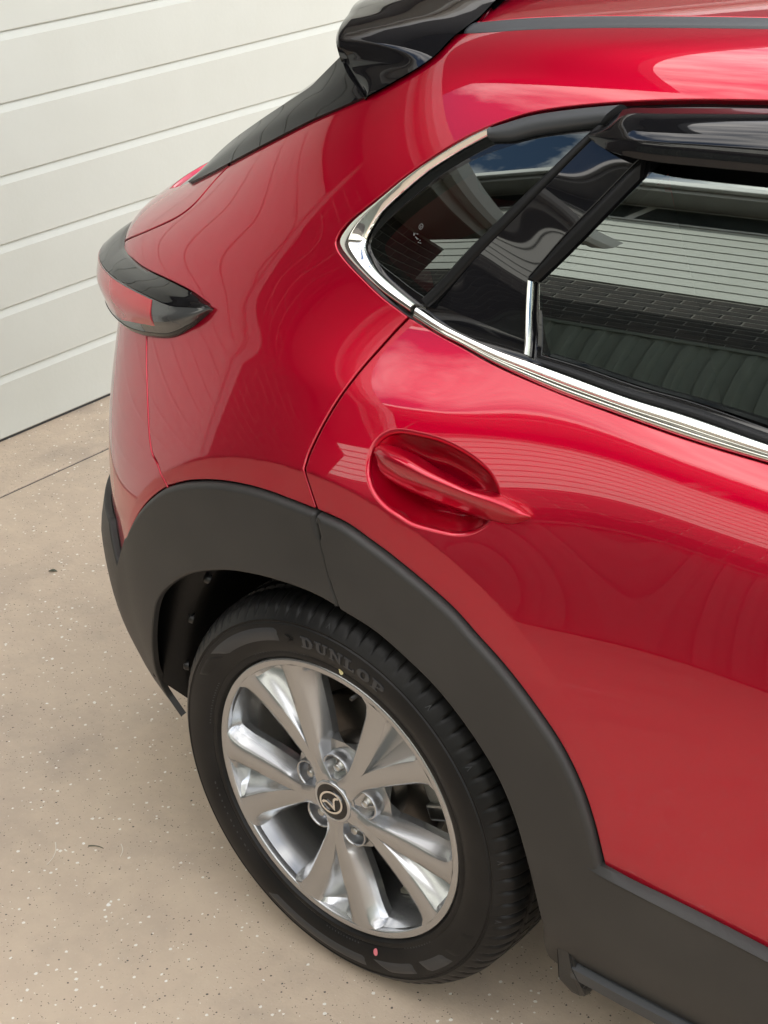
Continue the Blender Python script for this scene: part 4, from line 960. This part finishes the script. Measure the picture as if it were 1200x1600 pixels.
# gum trees beyond the garage roof (mirrored in the car roof)
def tree(x, y, h, label):
    t = tag(empty('gum_tree', (x, y, -.05)), label, 'tree', 'gum trees behind the garage')
    bm = bmesh.new(); rnd = random.Random(int(x*10+y)); tips = []
    def limb(p, d, r, l, dep):
        q = p+d*l; n = 7; ra = []
        for pp, rr in ((p, r), (q, r*.62)):
            ax = d.orthogonal().normalized(); bx = d.cross(ax); ra.append([bm.verts.new(pp+(ax*math.cos(2*math.pi*i/n)+bx*math.sin(2*math.pi*i/n))*rr) for i in range(n)])
        for i in range(n): j = (i+1) % n; bm.faces.new((ra[0][i], ra[0][j], ra[1][j], ra[1][i]))
        if dep == 0: tips.append(q); return
        if dep < 3: tips.append(p+d*l*.7)
        for _ in range(3 if dep > 1 else 2):
            nd = (d+Vector((rnd.uniform(-.8, .8), rnd.uniform(-.8, .8), rnd.uniform(-.15, .6)))).normalized(); limb(q, nd, r*.6, l*rnd.uniform(.6, .8), dep-1)
    limb(Vector((0, 0, 0)), Vector((.04, .03, 1)).normalized(), h*.03, h*.36, 4)
    bm_obj('trunk', bm, 'bark', t)
    V = []; Fc = []
    for tp in tips:
        for _ in range(26):
            c = tp+Vector((rnd.gauss(0, .32), rnd.gauss(0, .32), rnd.gauss(0, .25))); d = Vector((rnd.gauss(0, 1), rnd.gauss(0, 1), rnd.gauss(-.7, .6))).normalized(); s = d.orthogonal().normalized()*.028; l = d*.16; k = len(V)
            V += [c-l*.5, c+s, c+l*.5, c-s]; Fc.append((k, k+1, k+2, k+3))
    cr = mk('crown', V, Fc, 'leaf', t, smooth=False); cr.data.materials.append(MATS['leaf_dark'])
    for i, p in enumerate(cr.data.polygons): p.material_index = i % 3 == 0
tree(-6.5, 7.0, 8.0, 'tall gum tree with a loose crown beyond the garage roof, nearer the car'); tree(-9.5, 11.5, 9.5, 'taller gum tree farther back behind the garage roof')
# ---------------------------------------------------------------- bits lying on the concrete
def leaf(x, y, l, w, rot, m, label):
    V = []; Fc = []; n = 8
    for i in range(n+1):
        t = i/n; ww = w*math.sin(math.pi*min(1, t*.96+.02)); z = .0022+.004*math.sin(math.pi*t)
        V += [(l*(t-.5), -ww/2, z-.001), (l*(t-.5), 0, z), (l*(t-.5), ww/2, z-.001)]
    for i in range(n):
        for j in range(2): Fc.append((i*3+j, i*3+j+1, (i+1)*3+j+1, (i+1)*3+j))
    b = len(V); V += [(a, c, d-.0012) for a, c, d in V]; Fc += [tuple(q+b for q in f)[::-1] for f in Fc]
    o = mk('fallen_leaf', V, Fc, m, smooth=True, loc=(x, y, 0)); o.rotation_euler = (0, 0, rot); return tag(o, label, 'leaf')
# ---------------------------------------------------------------- last small details
ring_ = [[(.5+.5*math.cos(a), .5+.42*math.sin(a)) for a in np.linspace(0, 2*math.pi, 28, endpoint=False)], [(.5+.42*math.cos(a), .5+.34*math.sin(a)) for a in np.linspace(0, 2*math.pi, 28, endpoint=False)]]
ETCH(ring_, eu[0], .062); ETCH([wing], eu[0], .055)
W_ = [[(0, 1), (.22, 0), (.36, 0), (.5, .6), (.64, 0), (.78, 0), (1, 1), (.86, 1), (.7, .3), (.57, .9), (.43, .9), (.3, .3), (.14, 1)]]
ETCH(W_, eu[1]+[.035, 0], .03)
for k in range(7):
    cxy = eu[1]+(eu[2]-eu[1])*(k/6.)+[random.uniform(-.02, .02), random.uniform(-.03, .03)]
    w_ = random.uniform(.3, .9); ETCH([[(0, .4), (w_, .4), (w_, .58), (0, .58)]], cxy, .04)
leaf(-1.441, -.303, .022, .009, .6, 'dry_leaf', 'small dark green leaf lying on the concrete left of the bumper')
def twig(x, y, l, rot, label, m='twig', r=.0012):
    V = []; Fc = []; n = 12
    for i in range(n+1):
        t = i/n; c = (l*(t-.5), .12*l*math.sin(t*3.0), r+.0006)
        for k in range(6): a = k*math.pi/3; V.append((c[0], c[1]+r*(1-.5*t)*math.cos(a), c[2]+r*(1-.5*t)*math.sin(a)))
    for i in range(n):
        for k in range(6): l_ = (k+1) % 6; Fc.append((i*6+k, i*6+l_, (i+1)*6+l_, (i+1)*6+k))
    o = mk('twig', V, Fc, m, loc=(x, y, 0)); o.rotation_euler = (0, 0, rot); tag(o, label, 'twig')
twig(-.612, -.985, .062, -.95, 'thin pale twig on the concrete at the far left'); twig(-.56, -.923, .030, .4, 'short brown twig on the concrete beside the pale twig', 'dry_leaf'); twig(-.517, -.902, .035, -.8, 'short pale straw on the concrete nearest the tyre')
